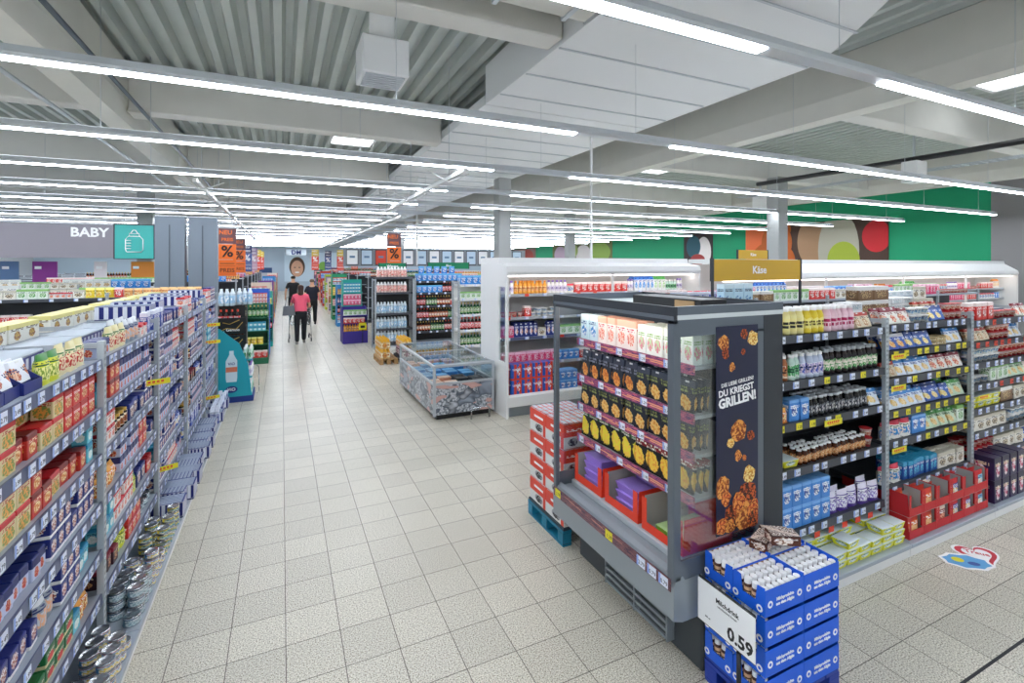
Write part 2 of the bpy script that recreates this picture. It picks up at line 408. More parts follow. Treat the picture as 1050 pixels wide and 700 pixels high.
# ================================================================== product library
def carton_me(w, d, h, m, nm_='food_carton'):
    b = MB(); b.box(-w/2, -d/2, 0, w/2, d/2, h, m, min(.0035, d*.1)); b.box(-w*.46, -d*.42, h, w*.46, d*.1, h+.0012, m)
    return b.mesh(nm_)
def pouch_me(w, d, h, m, nm_='snack_pouch'):
    b = MB(); bm = b.bm; k = b.mi(m); n = 6; q = 6
    for sgn in (-1, 1):
        g = []
        for j in range(q+1):
            v = j/q; r = []
            for i in range(n+1):
                u = i/n; t = max(0, math.sin(PI*u))**.5 * (min(1, (1-v)*3.2)*(1 if v > .0 else .8))
                r.append(bm.verts.new(((u-.5)*w*(1-.05*math.sin(PI*v)), sgn*(d/2*t+.0008), v*h)))
            g.append(r)
        for j in range(q):
            for i in range(n):
                f = bm.faces.new((g[j][i], g[j][i+1], g[j+1][i+1], g[j+1][i]) if sgn < 0 else (g[j+1][i], g[j+1][i+1], g[j][i+1], g[j][i])); f.material_index = k; f.smooth = True
    b.box(-w*.44, -d*.38, 0, w*.44, d*.38, .002, m)
    return b.mesh(nm_)
def bottle_me(r, h, body, lab, cap, nm_='drink_bottle', seg=10, neck=.42):
    b = MB(); z = [0, .03*h, .12*h, .62*h, .72*h, .86*h, .87*h, .985*h, h]
    b.lathe([(r*.85, 0), (r, .03*h), (r, .12*h), (r, .6*h), (r*.96, .68*h), (r*neck, .86*h), (r*neck*1.15, .87*h), (r*neck*1.15, .985*h), (r*neck*.9, h)],
            [body, body, lab, body, body, cap, cap, cap], seg)
    return b.mesh(nm_)
def jar_me(r, h, body, lab, cap, nm_='food_jar', seg=10):
    return MB().lathe([(r*.9, 0), (r, .04*h), (r, .15*h), (r, .7*h), (r*.85, .8*h), (r*.92, .81*h), (r*.92, .98*h), (r*.85, h)], [body, body, lab, body, cap, cap, cap], seg).mesh(nm_)
def tin_me(r, h, m, rim, nm_='food_tin', seg=14):
    return MB().lathe([(r*.95, 0), (r, .004), (r*.97, .008), (r*.97, h-.008), (r, h-.004), (r*.95, h), (r*.9, h-.003), (r*.3, h-.003), (r*.02, h-.003)], [rim, rim, m, rim, rim, rim, rim, rim], seg).mesh(nm_)
def pot_me(r, h, m, lid, nm_='dairy_pot', seg=12):
    return MB().lathe([(r*.72, 0), (r*.95, h*.9), (r*1.06, h*.93), (r*1.06, h*.99), (r*.98, h)], [m, lid, lid, lid], seg).mesh(nm_)
def gable_me(w, d, h, m, cap, nm_='drink_carton'):
    b = MB(); b.box(-w/2, -d/2, 0, w/2, d/2, h*.8, m, .002)
    b.prism([(-d/2, h*.8), (d/2, h*.8), (.004, h*.94), (.004, h), (-.004, h), (-.004, h*.94)], m, 'x', -w/2, w/2)
    b.lathe([(w*.17, 0), (w*.17, h*.07)], cap, 8, (0, -d*.27, h*.85))
    return b.mesh(nm_)
def tub_me(w, d, h, m, film, nm_='cheese_pack'):
    b = MB(); bm = b.bm
    lo = [bm.verts.new((sx*w*.42, sy*d*.42, 0)) for sx, sy in ((-1,-1),(1,-1),(1,1),(-1,1))]
    hi = [bm.verts.new((sx*w*.5, sy*d*.5, h)) for sx, sy in ((-1,-1),(1,-1),(1,1),(-1,1))]
    k = b.mi(m); kf = b.mi(film)
    bm.faces.new(lo[::-1]).material_index = k
    for i in range(4): bm.faces.new((lo[i], lo[(i+1)%4], hi[(i+1)%4], hi[i])).material_index = k
    t = [bm.verts.new((sx*w*.4, sy*d*.4, h+.004)) for sx, sy in ((-1,-1),(1,-1),(1,1),(-1,1))]
    for i in range(4): bm.faces.new((hi[i], hi[(i+1)%4], t[(i+1)%4], t[i])).material_index = kf
    bm.faces.new(t).material_index = kf
    return b.mesh(nm_)
def flat_me(w, t, h, m, lean=.35, nm_='cheese_slice_pack'):
    """flat peg pack standing tilted back"""
    b = MB(); b.box(-w/2, -t/2, 0, w/2, t/2, h, m, min(.003, t*.3)); b.box(-w*.12, -t*.6, h*.9, w*.12, -t*.5, h*.96, M_white)
    me = b.mesh(nm_)
    for v in me.vertices:
        y, z = v.co.y, v.co.z
        v.co.y = y*math.cos(lean)+z*math.sin(lean)-h*math.sin(lean)/2; v.co.z = z*math.cos(lean)-y*math.sin(lean)
    zz = min(v.co.z for v in me.vertices)
    for v in me.vertices: v.co.z -= zz
    return me
def multi_me(nx, ny, r, h, body, lab, cap, nm_='bottle_multipack'):
    b = MB()
    for i in range(nx):
        for j in range(ny):
            b.lathe([(r*.85, 0), (r, .04*h), (r, .15*h), (r, .6*h), (r*.9, .7*h), (r*.4, .88*h), (r*.42, .98*h)], [body, body, lab, body, cap, cap], 8, ((i-(nx-1)/2)*2*r, (j-(ny-1)/2)*2*r, 0))
    return b.mesh(nm_)
def tray_me(w, d, h, m, inner, front=.35, nm_='display_tray', side='slope', t=.003):
    b = MB(); b.box(-w/2, -d/2, 0, w/2, d/2, t, inner)
    b.box(-w/2, d/2-t, t, w/2, d/2, h, m)
    b.box(-w/2, -d/2, t, w/2, -d/2+t, h*front, m)
    for s in (-1, 1):
        xa, xb = (s*w/2, s*w/2-s*t)
        b.box(min(xb, xb-s*.001), -d/2+t, t, max(xb, xb-s*.001), d/2-t, h*front, inner)
        if side != 'slope': b.box(min(xb, xb-s*.001), -d/2+.02, h*front, max(xb, xb-s*.001), d/2-t, h-.003, inner)
        b.prism([(-d/2+t, t), (d/2-t, t), (d/2-t, h), (0, h) if side == 'slope' else (-d/2+t+.01, h), (-d/2+t, h*front)], m, 'x', min(xa, xb), max(xa, xb))
        # front corner post flap
        if side != 'slope':
            b.box(min(s*w/2, s*w/2-s*w*.13), -d/2-.001, t, max(s*w/2, s*w/2-s*w*.13), -d/2, h, m)
    return b.mesh(nm_)

class Fr:
    def __init__(s, x, y, rz=0): s.x, s.y, s.rz = x, y, rz
    def w(s, lx, ly): c, n = math.cos(s.rz), math.sin(s.rz); return s.x+c*lx-n*ly, s.y+n*lx+c*ly
class Sku:
    def __init__(s, me, name, cat, desc, size=None):
        s.me, s.name, s.cat, s.desc = me, name, cat, desc
        xs = [v.co.x for v in me.vertices]; ys = [v.co.y for v in me.vertices]; zs = [v.co.z for v in me.vertices]
        s.wd, s.dp, s.ht = max(xs)-min(xs), max(ys)-min(ys), max(zs); s.y0 = min(ys)
COUNT = [0]
RUNS = set()
def put(sku, fr, lx, ly, z, label, group, jit=.03):
    o = bpy.data.objects.new(sku.name, sku.me); C.objects.link(o)
    if jit: ly += R.uniform(0, .018)
    x, y = fr.w(lx, ly); o.location = (x, y, z+.0006); o.rotation_euler = (0, 0, fr.rz+R.uniform(-jit, jit))
    tag(o, label, sku.cat, group); COUNT[0] += 1
    return o
def run(sku, fr, x0, n, y, z, where, stack=1, rows=1, gap=.006, miss=.0, jit=.07, left='left'):
    """n facings of one product from local x0; returns the x after the run"""
    key = (sku.desc, where); d = sku.desc
    if key in RUNS:
        for q in ('second block ', 'third block ', 'fourth block '):
            if (q+sku.desc, where) not in RUNS: d = q+sku.desc; break
        key = (d, where)
    RUNS.add(key)
    g = d+' '+where
    for r_ in range(rows):
        for i in range(n):
            for k in range(stack):
                if (r_ or k) and R.random() < miss: break
                pre = ('rear ' if r_ else '')+('stacked ' if k else '')
                if r_ > 1: pre = 'far '+pre
                if k > 1: pre = ('upper ' if k == 2 else 'topmost ')+pre
                if k > 3: pre = ORD[k]+' level '
                lab = pre+d+(', %s of %s from %s, ' % (ORD[i], NUM[n], left) if n > 1 else ', ')+where
                if len(lab.replace(',', ' ').split()) > 16: lab = lab.replace(' of %s from' % NUM[n], ' from')
                put(sku, fr, x0+sku.wd/2+i*(sku.wd+gap), y+sku.dp/2+r_*(sku.dp+.01), z+k*(sku.ht+.0012), lab, g, 0 if stack > 1 else jit)
    return x0+n*(sku.wd+gap)
def shelf_fill(fr, z, runs, where, x0, x1, y, hmax=9, ext=6):
    """runs: (sku, n, stack, rows)"""
    x = x0
    for sku, n, st, rw in runs:
        m = min(n if runs[-1][0] is not sku or n < 3 else n+ext, int((x1-x+.004)//(sku.wd+.006)))
        if m < 1: continue
        while st > 1 and st*(sku.ht+.001) > hmax: st -= 1
        if sku.ht > hmax: continue
        x = run(sku, fr, x, m, y, z, where, st, rw, miss=.12)+.004
    return x

# -------- racks
PT = {}
def tag_me(price, kind='w', w=.055, h=.042):
    key = (price, kind, w)
    if key in PT: return PT[key]
    b = MB(); m = {'w': M_tag, 'y': M_yel, 'o': M_red}[kind]
    b.box(-w/2, -.0015, -h/2, w/2, 0, h/2, m)
    if kind == 'w': b.box(-w/2, -.002, -h/2, -w/2+w*.22, -.0015, h/2, M_tagb); 
    if price:
        mb = text_me(price, h*.56, .0, .0002); b.add_mesh(mb, M_ink, Matrix.Translation((w*.08, -.0019, -h*.12)) @ UP)
    PT[key] = b.mesh('price_tag'); return PT[key]
PR = ['1.99', '2.79', '1.69', '0.99', '2.49', '3.49', '1.29', '0.79']
def add_tags(shelf, width, y, z, n, kinds='w', price=True, big=1.15, x0=.04):
    if n <= 0: return
    st = (width-2*x0)/n
    for i in range(n):
        k = R.choice(kinds)
        me = tag_me(R.choice(PR) if price else '', k, .055*big, .042*big)
        link('price_tag', me, shelf, (x0+st*(i+.5)+R.uniform(-.25, .25)*st, y, z))
def rack(label, fr, width, levels, ph, depth=.45, base=.18, basez=.12, rail=M_strip_blue, body=M_shelf, back=None, tags=7, kinds='w', price=True, posts=(0,), post_w=.042, topz=None, shelf_th=.03, railh=.05, under=None, baserail=None, name='shelf_rack', group=None, flags=(), backz=None, flagrot=0):
    t = thing(name, label, 'shelf rack', (fr.x, fr.y, 0), fr.rz, group)
    for px in posts:
        u = MB(); u.box(-post_w/2, -.012, basez if base > .05 else 0, post_w/2, .022, ph, M_slot, .002); u.box(-post_w/2, depth-.01, 0, post_w/2, depth+.02, ph, M_slot, .002)
        u.box(-.008, .022, ph-.04, .008, depth-.01, ph-.01, M_wgrey)
        u.obj('upright', t, (px, 0, 0))
    if back: MB().box(.022, depth-.008, basez, width-.022, depth, backz or ph-.02, back).obj('back_panel', t)
    b = MB(); b.box(.003, -base, basez-.03, width-.003, depth-.01, basez, M_shelf, .003); b.obj('base_shelf', t)
    p = MB(); p.box(.003, -base+.015, 0, width-.003, -base+.03, basez-.03, M_white); p.box(.003, depth-.03, 0, width-.003, depth-.012, basez-.03, M_white); p.obj('plinth', t)
    for i, z in enumerate(levels):
        s = MB(); s.box(.024, .004, z-shelf_th-.004, width-.024, depth-.012, z-.004, body, .002)
        for bx in (.05, width-.06): s.prism([(.02, z-shelf_th-.004), (depth-.012, z-shelf_th-.004), (depth-.012, z-shelf_th-.06)], body, 'x', bx, bx+.006)
        sh = s.obj('shelf', t)
        MB().prism([(-.008, z-.054), (.004, z-.054), (.004, z), (-.002, z)], rail, 'x', .024, width-.024).obj('price_rail', sh)
        kk = kinds[i] if isinstance(kinds, (list, tuple)) else kinds
        add_tags(sh, width, -.0065, z-.027, tags, kk, price)
        if under and i in under:
            for q in range(5):
                link('orange_tag', MB().box(-.03, -.002, -.02, .03, 0, .02, M_red).mesh('orange_tag'), sh, (width*(.35+.12*q), -.009, z-.075))
    for fx, fz, fw in flags:
        f = MB(); f.box(-fw/2, -.03, -.022, fw/2, -.028, .022, M_yel); [f.box(-fw*.36+fw*.12*q_, -.031, -.004, -fw*.36+fw*.12*q_+fw*.08, -.03, .011, M_red) for q_ in range(6)]; f.box(-fw*.3, -.031, -.013, fw*.3, -.03, -.010, M_red)
        fo = f.obj('promotion_strip', t, (fx, 0, fz)); fo.rotation_euler = (0, 0, flagrot); fo['label'] = 'yellow promotion strip with red lettering'
    return t

# palette of products ------------------------------------------------
def S(me, name, cat, desc): return Sku(me, name, cat, desc)
NAVY, CREAM, REDC, WHT, GRN = '#1b2a6b', '#e9d9a8', '#d2222a', '#f2f3f4', '#2f8a3c'
P = {}
P['soupred'] = S(carton_me(.1, .07, .095, pm('p_soupred', '#d42a26', '#b5141a', '#e8d7a0', '#c8552a', '#ffffff')), 'food_carton', 'food carton', 'red soup carton')
P['soupgreen'] = S(carton_me(.12, .08, .1, pm('p_soupgreen', '#d9c99a', '#c8242a', '#7f9c4a', '#e6a24a', '#b51c20', c=(.5, .35), r=(.4, .28))), 'food_carton', 'food carton', 'cream green carton')
P['soupdark'] = S(carton_me(.095, .08, .1, pm('p_soupdark', '#c3382c', '#7a1517', '#d98a3a', '#f0dca8', '#f5e8c8')), 'food_carton', 'food carton', 'dark red carton')
P['navybar'] = S(carton_me(.13, .1, .11, pm('p_navybar', NAVY, '#24388c', '#f0e6da', '#8a4a2a', '#ffffff', c=(.55, .45), r=(.3, .35))), 'food_carton', 'food carton', 'navy snack carton')
P['navytray'] = S(tray_me(.15, .2, .12, pm('p_navyflat', '#232f78'), pm('p_navyin', '#1a2258'), .4), 'display_tray', 'cardboard tray', 'navy display tray')
P['cream'] = S(pouch_me(.11, .05, .15, pm('p_cream', '#ece2b8', '#e3d9a0', '#c8443a', '#f4e4c0', '#3b7a3c')), 'snack_pouch', 'food pouch', 'cream muesli pouch')
P['yelgreen'] = S(pouch_me(.1, .05, .14, pm('p_yelgreen', '#d9dd3c', '#3c8a3a', '#f2f0a0', '#8aa83a', '#1d5a2a')), 'snack_pouch', 'food pouch', 'yellow green pouch')
P['navywhite'] = S(carton_me(.07, .08, .095, pm('p_navywhite', '#c3cbe6', NAVY, '#c8402c', '#e8b088', NAVY, bandv=(.58, 1.1), c=(.5, .3), r=(.25, .22))), 'food_carton', 'food carton', 'white navy carton')
P['navyface'] = S(carton_me(.075, .1, .098, pm('p_navyface', '#26317c', WHT, '#e4d8d0', '#a8503a', '#ffffff', bandv=(.0, .18), c=(.5, .55), r=(.32, .3))), 'food_carton', 'food carton', 'dark navy carton')
def striped(w, d, h):
    m = pm('p_stripe', '#e4e8f0', NAVY, stripe='#1b2674', sn=5.99, shi=.95, bandv=(.0, .1)); me = carton_me(w, d, h, m, 'striped_carton')
    b = MB(); b.bm.from_mesh(me); b.mats = [m]; g = mat('carton_grey_blue_top', '#9aa6bc', .6); n = mat('carton_navy_edge', '#1f2b74', .6)
    b.box(-w*.5, -d*.5, h+.0015, w*.5, d*.5, h+.003, n)
    for i in range(6): b.box(-w*.46, -d*.46+d*.155*i, h+.003, w*.46, -d*.46+d*.155*i+d*.12, h+.0045, g)
    return b.mesh('striped_carton')
P['stripebox'] = S(striped(.3, .19, .13), 'striped_carton', 'cardboard carton', 'navy white striped carton')
P['bluecool'] = S(carton_me(.11, .08, .17, pm('p_bluecool', '#bcdcec', '#d8ecf4', '#3a7ab8', '#bcdcec', '#1d2a4a', c=(.5, .3), r=(.3, .12))), 'milk_rice_carton', 'food carton', 'pale blue carton')
P['yelcool'] = S(carton_me(.11, .08, .17, pm('p_yelcool', '#ecdc5a', '#f2e88a', '#c8a83a', '#ecdc5a', '#3a3014', c=(.5, .3), r=(.3, .12))), 'custard_carton', 'food carton', 'soft yellow carton')
P['greenbutter'] = S(carton_me(.1, .16, .07, pm('p_gb', '#1f6a3a', '#d8d0a0', '#c8242a', '#d8322a', '#f6f0d0', bandv=(.0, .25))), 'food_carton', 'food carton', 'green red carton')
P['orangewafer'] = S(pouch_me(.09, .06, .1, pm('p_wafer', '#e88a2a', '#f5b04a', '#f6dca0', '#c8641e', '#ffffff')), 'snack_pouch', 'food pouch', 'orange biscuit pouch')
P['teal'] = S(carton_me(.08, .07, .1, pm('p_teal', '#62bfd2', '#2a8fb8', '#f2f4f0', '#d8e8e0', '#124a6a')), 'food_carton', 'food carton', 'light teal carton')
P['whitered'] = S(carton_me(.065, .08, .09, pm('p_whitered', '#f0e8e4', '#d02a34', '#d84a3a', '#f2c8a8', '#8a1c28')), 'food_carton', 'food carton', 'white red carton')
P['blackchoc'] = S(carton_me(.08, .12, .1, pm('p_blackchoc', '#3a1c28', '#8a1c34', '#d8a06a', '#6a2a1c', '#f0d8b0')), 'food_carton', 'food carton', 'dark chocolate carton')
P['bluepk'] = S(pouch_me(.1, .05, .13, pm('p_bluepk', '#2f63c2', '#1d3f92', '#dfe9f6', '#f2d27a', '#ffffff')), 'snack_pouch', 'food pouch', 'blue snack pouch')
P['tinblue'] = S(tin_me(.042, .045, pm('p_tinblue', '#3a7aa8', '#c8322a', '#e8c83a', '#e8e8e0', '#ffffff'), M_chrome), 'food_tin', 'tin can', 'flat blue tin')
P['tinyel'] = S(tin_me(.042, .04, pm('p_tinyel', '#e8d03a', '#3a86a8', '#2a8a9a', '#f0e8c0', '#123a5a'), M_chrome), 'food_tin', 'tin can', 'flat yellow tin')
P['tingrey'] = S(tin_me(.045, .055, pm('p_tingrey', '#5d7f8f', '#2a4a6a', '#c8d8dc', '#8aa8b0', '#ffffff'), M_chrome), 'food_tin', 'tin can', 'steel blue tin')
P['jarbrown'] = S(jar_me(.035, .11, mat('coffee_brown_glass', '#3a2216', .15), pm('p_jb', '#efe4c8', '#c8a24a', '#7a3a1c', '#a8602a', '#3a1c0c'), mat('gold_lid', '#c8a24a', .3, .7)), 'food_jar', 'glass jar', 'brown coffee jar')
P['greybag'] = S(pouch_me(.1, .06, .16, pm('p_greybag', '#8f9ba8', '#d9dee4', '#e8b088', '#c8ccd4', '#23306a')), 'snack_pouch', 'food pouch', 'silver grey pouch')
P['bluecard'] = S(carton_me(.12, .05, .16, pm('p_bluecard', '#3f54a8', '#dfe4f2', '#e8e8f0', '#8090c8', '#ffffff')), 'food_carton', 'food carton', 'mid blue carton')
# right gondola (cheese and dairy)
P['milky'] = S(bottle_me(.034, .19, mat('pale_yellow_bottle', '#eee3a0', .35), pm('p_milky', '#f0e49a', '#f0e49a', '#f0e49a', '#f0e49a', '#2a2a2a', tv=(.25, .52)), M_wpaint, neck=.62), 'drink_bottle', 'bottle', 'pale yellow bottle')
P['milkyel'] = S(bottle_me(.034, .19, mat('yellow_bottle', '#ecd23a', .35), pm('p_milkyel', '#ecd23a', '#f6ea8a', '#f6ea8a', '#f6ea8a', '#6a5a1a', tv=(.3, .5)), M_wpaint, neck=.62), 'drink_bottle', 'bottle', 'bright yellow bottle')
P['milkpink'] = S(bottle_me(.034, .19, mat('pink_bottle', '#edc8d4', .35), pm('p_milkpink', '#f0d0da', '#f0d0da', '#f0d0da', '#f0d0da', '#b81c5a', tv=(.22, .55)), M_wpaint, neck=.62), 'drink_bottle', 'bottle', 'pale pink bottle')
P['milkwhite'] = S(bottle_me(.034, .19, mat('white_bottle', '#eef0ee', .35), pm('p_milkwhite', '#eef0ee', '#eef0ee', '#a8c8d8', '#eef0ee', '#3a5a8a', tv=(.3, .5)), M_wpaint, neck=.62), 'drink_bottle', 'bottle', 'white milk bottle')
P['coffee'] = S(bottle_me(.03, .18, mat('coffee_drink', '#b06a3c', .3), pm('p_coffee', '#e8d2b8', '#d9b08a', '#a8502a', '#d8a06a', '#3a1c0c', tv=(.3, .5)), M_wpaint, neck=.6), 'drink_bottle', 'bottle', 'brown coffee bottle')
P['greendrink'] = S(bottle_me(.03, .18, mat('mint_bottle', '#c9e4d8', .35), pm('p_greendrink', '#e4f0e8', '#48b06a', '#2a9a4a', '#8ad0a0', '#1a5a3a', tv=(.3, .5)), M_wpaint, neck=.6), 'drink_bottle', 'bottle', 'mint green bottle')
P['bluedrink'] = S(bottle_me(.03, .18, mat('blueish_bottle', '#c0cbe0', .35), pm('p_bluedrink', '#dfe6f4', '#5a70c8', '#e8d8e8', '#4a5ab8', '#23306a', tv=(.3, .5)), M_wpaint, neck=.6), 'drink_bottle', 'bottle', 'pale blue bottle')
P['darkdrink'] = S(bottle_me(.03, .19, mat('dark_brown_bottle', '#241a1c', .25), pm('p_darkdrink', '#241a1c', '#241a1c', '#3f9a4a', '#e8e0d0', '#f0e8dc', tv=(.3, .5)), mat('grey_cap', '#aab0b4', .4), neck=.6), 'drink_bottle', 'bottle', 'dark brown bottle')
P['blackdrink'] = S(bottle_me(.027, .15, mat('black_shot_bottle', '#15171c', .25), pm('p_blackdrink', '#15171c', '#15171c', '#8a8f98', '#2a2f3a', '#e8e8e8', tv=(.25, .55)), mat('silver_cap', '#c9ced2', .3, .4), neck=.75), 'drink_bottle', 'bottle', 'black protein bottle')
P['amber'] = S(bottle_me(.022, .11, mat('amber_bottle', '#4a2410', .2), pm('p_amber', '#6a3a1c', '#6a3a1c', '#c87a3a', '#e8d0a0', '#f0e0c0'), M_wpaint, neck=.7), 'drink_bottle', 'bottle', 'small amber bottle')
P['bluepack'] = S(carton_me(.1, .09, .15, pm('p_bluepack', '#4a8fdc', '#79b4ee', '#f0f4f8', '#2a4aa0', '#ffffff', bandv=(.86, 1.2), c=(.5, .5), r=(.3, .25))), 'food_carton', 'food carton', 'sky blue carton')
P['purplebag'] = S(pouch_me(.12, .06, .15, pm('p_purplebag', '#5a3f9a', '#e8e4f4', '#f0eef8', '#8a70c8', '#ffffff')), 'snack_pouch', 'food pouch', 'purple white pouch')
P['cheeseA'] = S(flat_me(.12, .02, .13, pm('p_cheeseA', '#3a66b8', '#2a4a98', '#ecd27a', '#f6e8b0', '#ffffff')), 'cheese_pack', 'cheese pack', 'blue yellow cheese pack')
P['cheeseB'] = S(flat_me(.12, .02, .13, pm('p_cheeseB', '#dfe8f2', '#3f8ad0', '#e8c070', '#f2e0b0', '#2a4a98')), 'cheese_pack', 'cheese pack', 'white blue cheese pack')
P['cheeseC'] = S(flat_me(.12, .02, .14, pm('p_cheeseC', '#c8dcc0', '#4a9a4a', '#ecd8a0', '#d8b060', '#1d5a2a')), 'cheese_pack', 'cheese pack', 'pale green cheese pack')
P['cheeseD'] = S(flat_me(.1, .03, .12, pm('p_cheeseD', '#d8c8a8', '#b83a2a', '#b88050', '#e8d8b8', '#4a2a1c')), 'cheese_pack', 'cheese pack', 'beige cheese pack')
P['cheeseE'] = S(flat_me(.11, .02, .13, pm('p_cheeseE', '#2f55b0', '#e8e8f0', '#e8a03a', '#f0d8a0', '#ffffff')), 'cheese_pack', 'cheese pack', 'deep blue cheese pack')
P['cheeseF'] = S(flat_me(.12, .02, .13, pm('p_cheeseF', '#e8e4da', '#8a2a3a', '#d8604a', '#f2c8a8', '#8a1c28')), 'cheese_pack', 'cheese pack', 'cream red cheese pack')
P['potwhite'] = S(pot_me(.045, .06, pm('p_potwhite', '#f0f0ee', '#f0f0ee', '#4a9ad0', '#d8e8f0', '#2a4a98', c=(.5, .5)), M_wpaint), 'dairy_pot', 'pot', 'round white pot')
P['potblue'] = S(pot_me(.045, .06, pm('p_potblue', '#3a76c8', '#e8f0f8', '#f0f4f8', '#8ab0e0', '#ffffff', c=(.5, .5)), mat('blue_lid', '#3f7fd0', .4)), 'dairy_pot', 'pot', 'round blue pot')
P['potred'] = S(pot_me(.042, .07, pm('p_potred', '#c8343a', '#e8d8d0', '#f0e0c8', '#d8806a', '#ffffff', c=(.5, .5)), mat('red_lid', '#c02a30', .4)), 'dairy_pot', 'pot', 'round red pot')
P['roundcheese'] = S(tin_me(.055, .035, pm('p_round', '#d8c090', '#3a66b8', '#e8e0c8', '#b89a60', '#3a2a1c'), mat('cheese_box_lid', '#cdb98a', .6)), 'cheese_box', 'cheese box', 'round wooden cheese box')
P['salad'] = S(tub_me(.13, .1, .05, mat('clear_tub_plastic', '#c8d0cc', .2), pm('p_salad', '#e4ecec', '#ffffff', '#e8f0f4', '#5a8fa0', '#3a6a3a', c=(.5, .5), r=(.4, .4), bandv=(2, 3))), 'food_tub', 'food tub', 'clear salad tub')
P['yeltub'] = S(tub_me(.14, .12, .05, pm('p_yeltub', '#e2e02e', '#e2e02e', '#e8f0f0', '#8ab0a8', '#2a6a3a', c=(.5, .55), r=(.3, .3)), pm('p_yelfilm', '#d8e4e4', '#f2f4f4', '#7aa8b8', '#e8eeee', '#2a4a4a', c=(.5, .5), r=(.4, .4), bandv=(2, 3))), 'food_tub', 'food tub', 'yellow rimmed tub')
P['whitebag'] = S(pouch_me(.13, .07, .14, pm('p_whitebag', '#f0f0ea', '#d8304a', '#2a8ad0', '#f0e0d0', '#3a5a3a')), 'snack_pouch', 'food pouch', 'white snack pouch')
P['cubeblue'] = S(carton_me(.06, .1, .14, pm('p_cubeblue', '#1e4fa0', '#38a0c8', '#6ad0e0', '#2a70b8', '#ffffff')), 'food_carton', 'food carton', 'turquoise blue carton')
P['creampk'] = S(carton_me(.14, .06, .13, pm('p_creampk', '#ece8dc', '#c8c2b0', '#5a4a3a', '#d8c8a8', '#3a3a3a')), 'food_carton', 'food carton', 'cream white carton')
P['milkA'] = S(gable_me(.08, .08, .24, pm('p_milkA', '#eef2f6', '#3a7ad0', '#3a8ad8', '#a8d0f0', '#2a4aa0'), mat('blue_cap', '#2a5ab8', .4)), 'milk_carton', 'milk carton', 'white blue milk carton')
P['milkB'] = S(gable_me(.08, .08, .24, pm('p_milkB', '#f2f0ea', '#e8942a', '#f0b040', '#f6dca0', '#b8481c'), mat('orange_cap', '#e8802a', .4)), 'milk_carton', 'milk carton', 'orange milk carton')
P['milkC'] = S(gable_me(.08, .08, .24, pm('p_milkC', '#eef2f0', '#5ab05a', '#8acb6a', '#f0f4e8', '#2a6a3a'), mat('green_cap', '#3a9a4a', .4)), 'milk_carton', 'milk carton', 'white green milk carton')
P['navycart'] = S(gable_me(.075, .075, .22, pm('p_navycart', '#2b3a86', '#1d2a6b', '#dfe4f2', '#e8a03a', '#ffffff'), M_wpaint), 'milk_carton', 'milk carton', 'navy drink carton')
P['redbox'] = S(carton_me(.16, .2, .24, pm('p_redbox', '#e2452e', '#d03322', '#2f55b0', '#f0f2f4', '#ffffff', c=(.5, .35), r=(.35, .3), bandv=(.82, 1.2)), 'milk_case'), 'milk_case', 'carton case', 'orange red milk case')
P['tubesw'] = S(bottle_me(.033, .2, M_wpaint, pm('p_tubesw', '#f4f4f6', '#8a70d0', '#c8b8e8', '#f0f0f4', '#5a3a9a', tv=(.3, .5)), mat('violet_cap', '#8a6ac8', .4), neck=.5), 'drink_bottle', 'bottle', 'white drink bottle')
P['orangebt'] = S(bottle_me(.033, .2, mat('juice_orange', '#eaa43a', .3), pm('p_orangebt', '#f0b84a', '#f0b84a', '#f6e0a8', '#e8802a', '#8a3a0c', tv=(.3, .5)), mat('amber_cap', '#d8842a', .4), neck=.5), 'drink_bottle', 'bottle', 'orange juice bottle')
P['pinkpk'] = S(carton_me(.1, .09, .17, pm('p_pinkpk', '#e44a7a', '#f6c8d8', '#f4e4ea', '#c81e50', '#ffffff')), 'food_carton', 'food carton', 'bright pink carton')
P['redpk'] = S(carton_me(.11, .09, .16, pm('p_redpk', '#e0403a', '#f6e8e4', '#f6f0ea', '#b8221c', '#ffffff')), 'food_carton', 'food carton', 'bright red carton')
P['bluebag2'] = S(carton_me(.14, .1, .2, pm('p_bluebag2', '#2a8ade', '#6ac0f2', '#f0f8ff', '#1d5ab0', '#ffffff')), 'bottle_multipack', 'multipack', 'bright blue multipack')
P['brownpk'] = S(carton_me(.26, .12, .14, pm('p_brownpk', '#7a5a3a', '#e8e6e0', '#c8a878', '#4a3422', '#e8dcc8', bandv=(.72, 1.2), grain=18)), 'food_carton', 'food carton', 'brown white carton')
P['lightpk'] = S(carton_me(.2, .16, .07, pm('p_lightpk', '#e8ecee', '#f4f6f6', '#9ab8c8', '#e8e8e0', '#5a6a7a')), 'food_carton', 'food carton', 'flat pale carton')
P['yellowbg'] = S(pouch_me(.12, .08, .16, pm('p_yellowbg', '#f0d83a', '#f6ea8a', '#e8b02a', '#f0e4a0', '#8a5a1a')), 'snack_pouch', 'food pouch', 'plump yellow pouch')
P['orangebg'] = S(pouch_me(.12, .08, .14, pm('p_orangebg', '#eeb06a', '#f2c88a', '#d8842a', '#f0d8a8', '#a8501c')), 'snack_pouch', 'food pouch', 'light orange pouch')
P['greenpk'] = S(carton_me(.12, .09, .15, pm('p_greenpk', '#e6efe2', '#8ac06a', '#4a9a4a', '#d8e8c8', '#2a6a3a')), 'food_carton', 'food carton', 'white green carton')
P['babywhite'] = S(carton_me(.15, .1, .2, pm('p_babywhite', '#eceae2', '#d8dcd8', '#c8a878', '#e0d4b8', '#6a7a8a')), 'food_carton', 'food carton', 'plain white carton')
P['yelcart'] = S(carton_me(.22, .14, .13, pm('p_yelcart', '#e8e6da', '#e6dc8a', '#8a5a3a', '#c8a040', '#5a4a2a', bandv=(.74, 1.2), c=(.5, .35), r=(.2, .25))), 'food_carton', 'food carton', 'yellow topped carton')
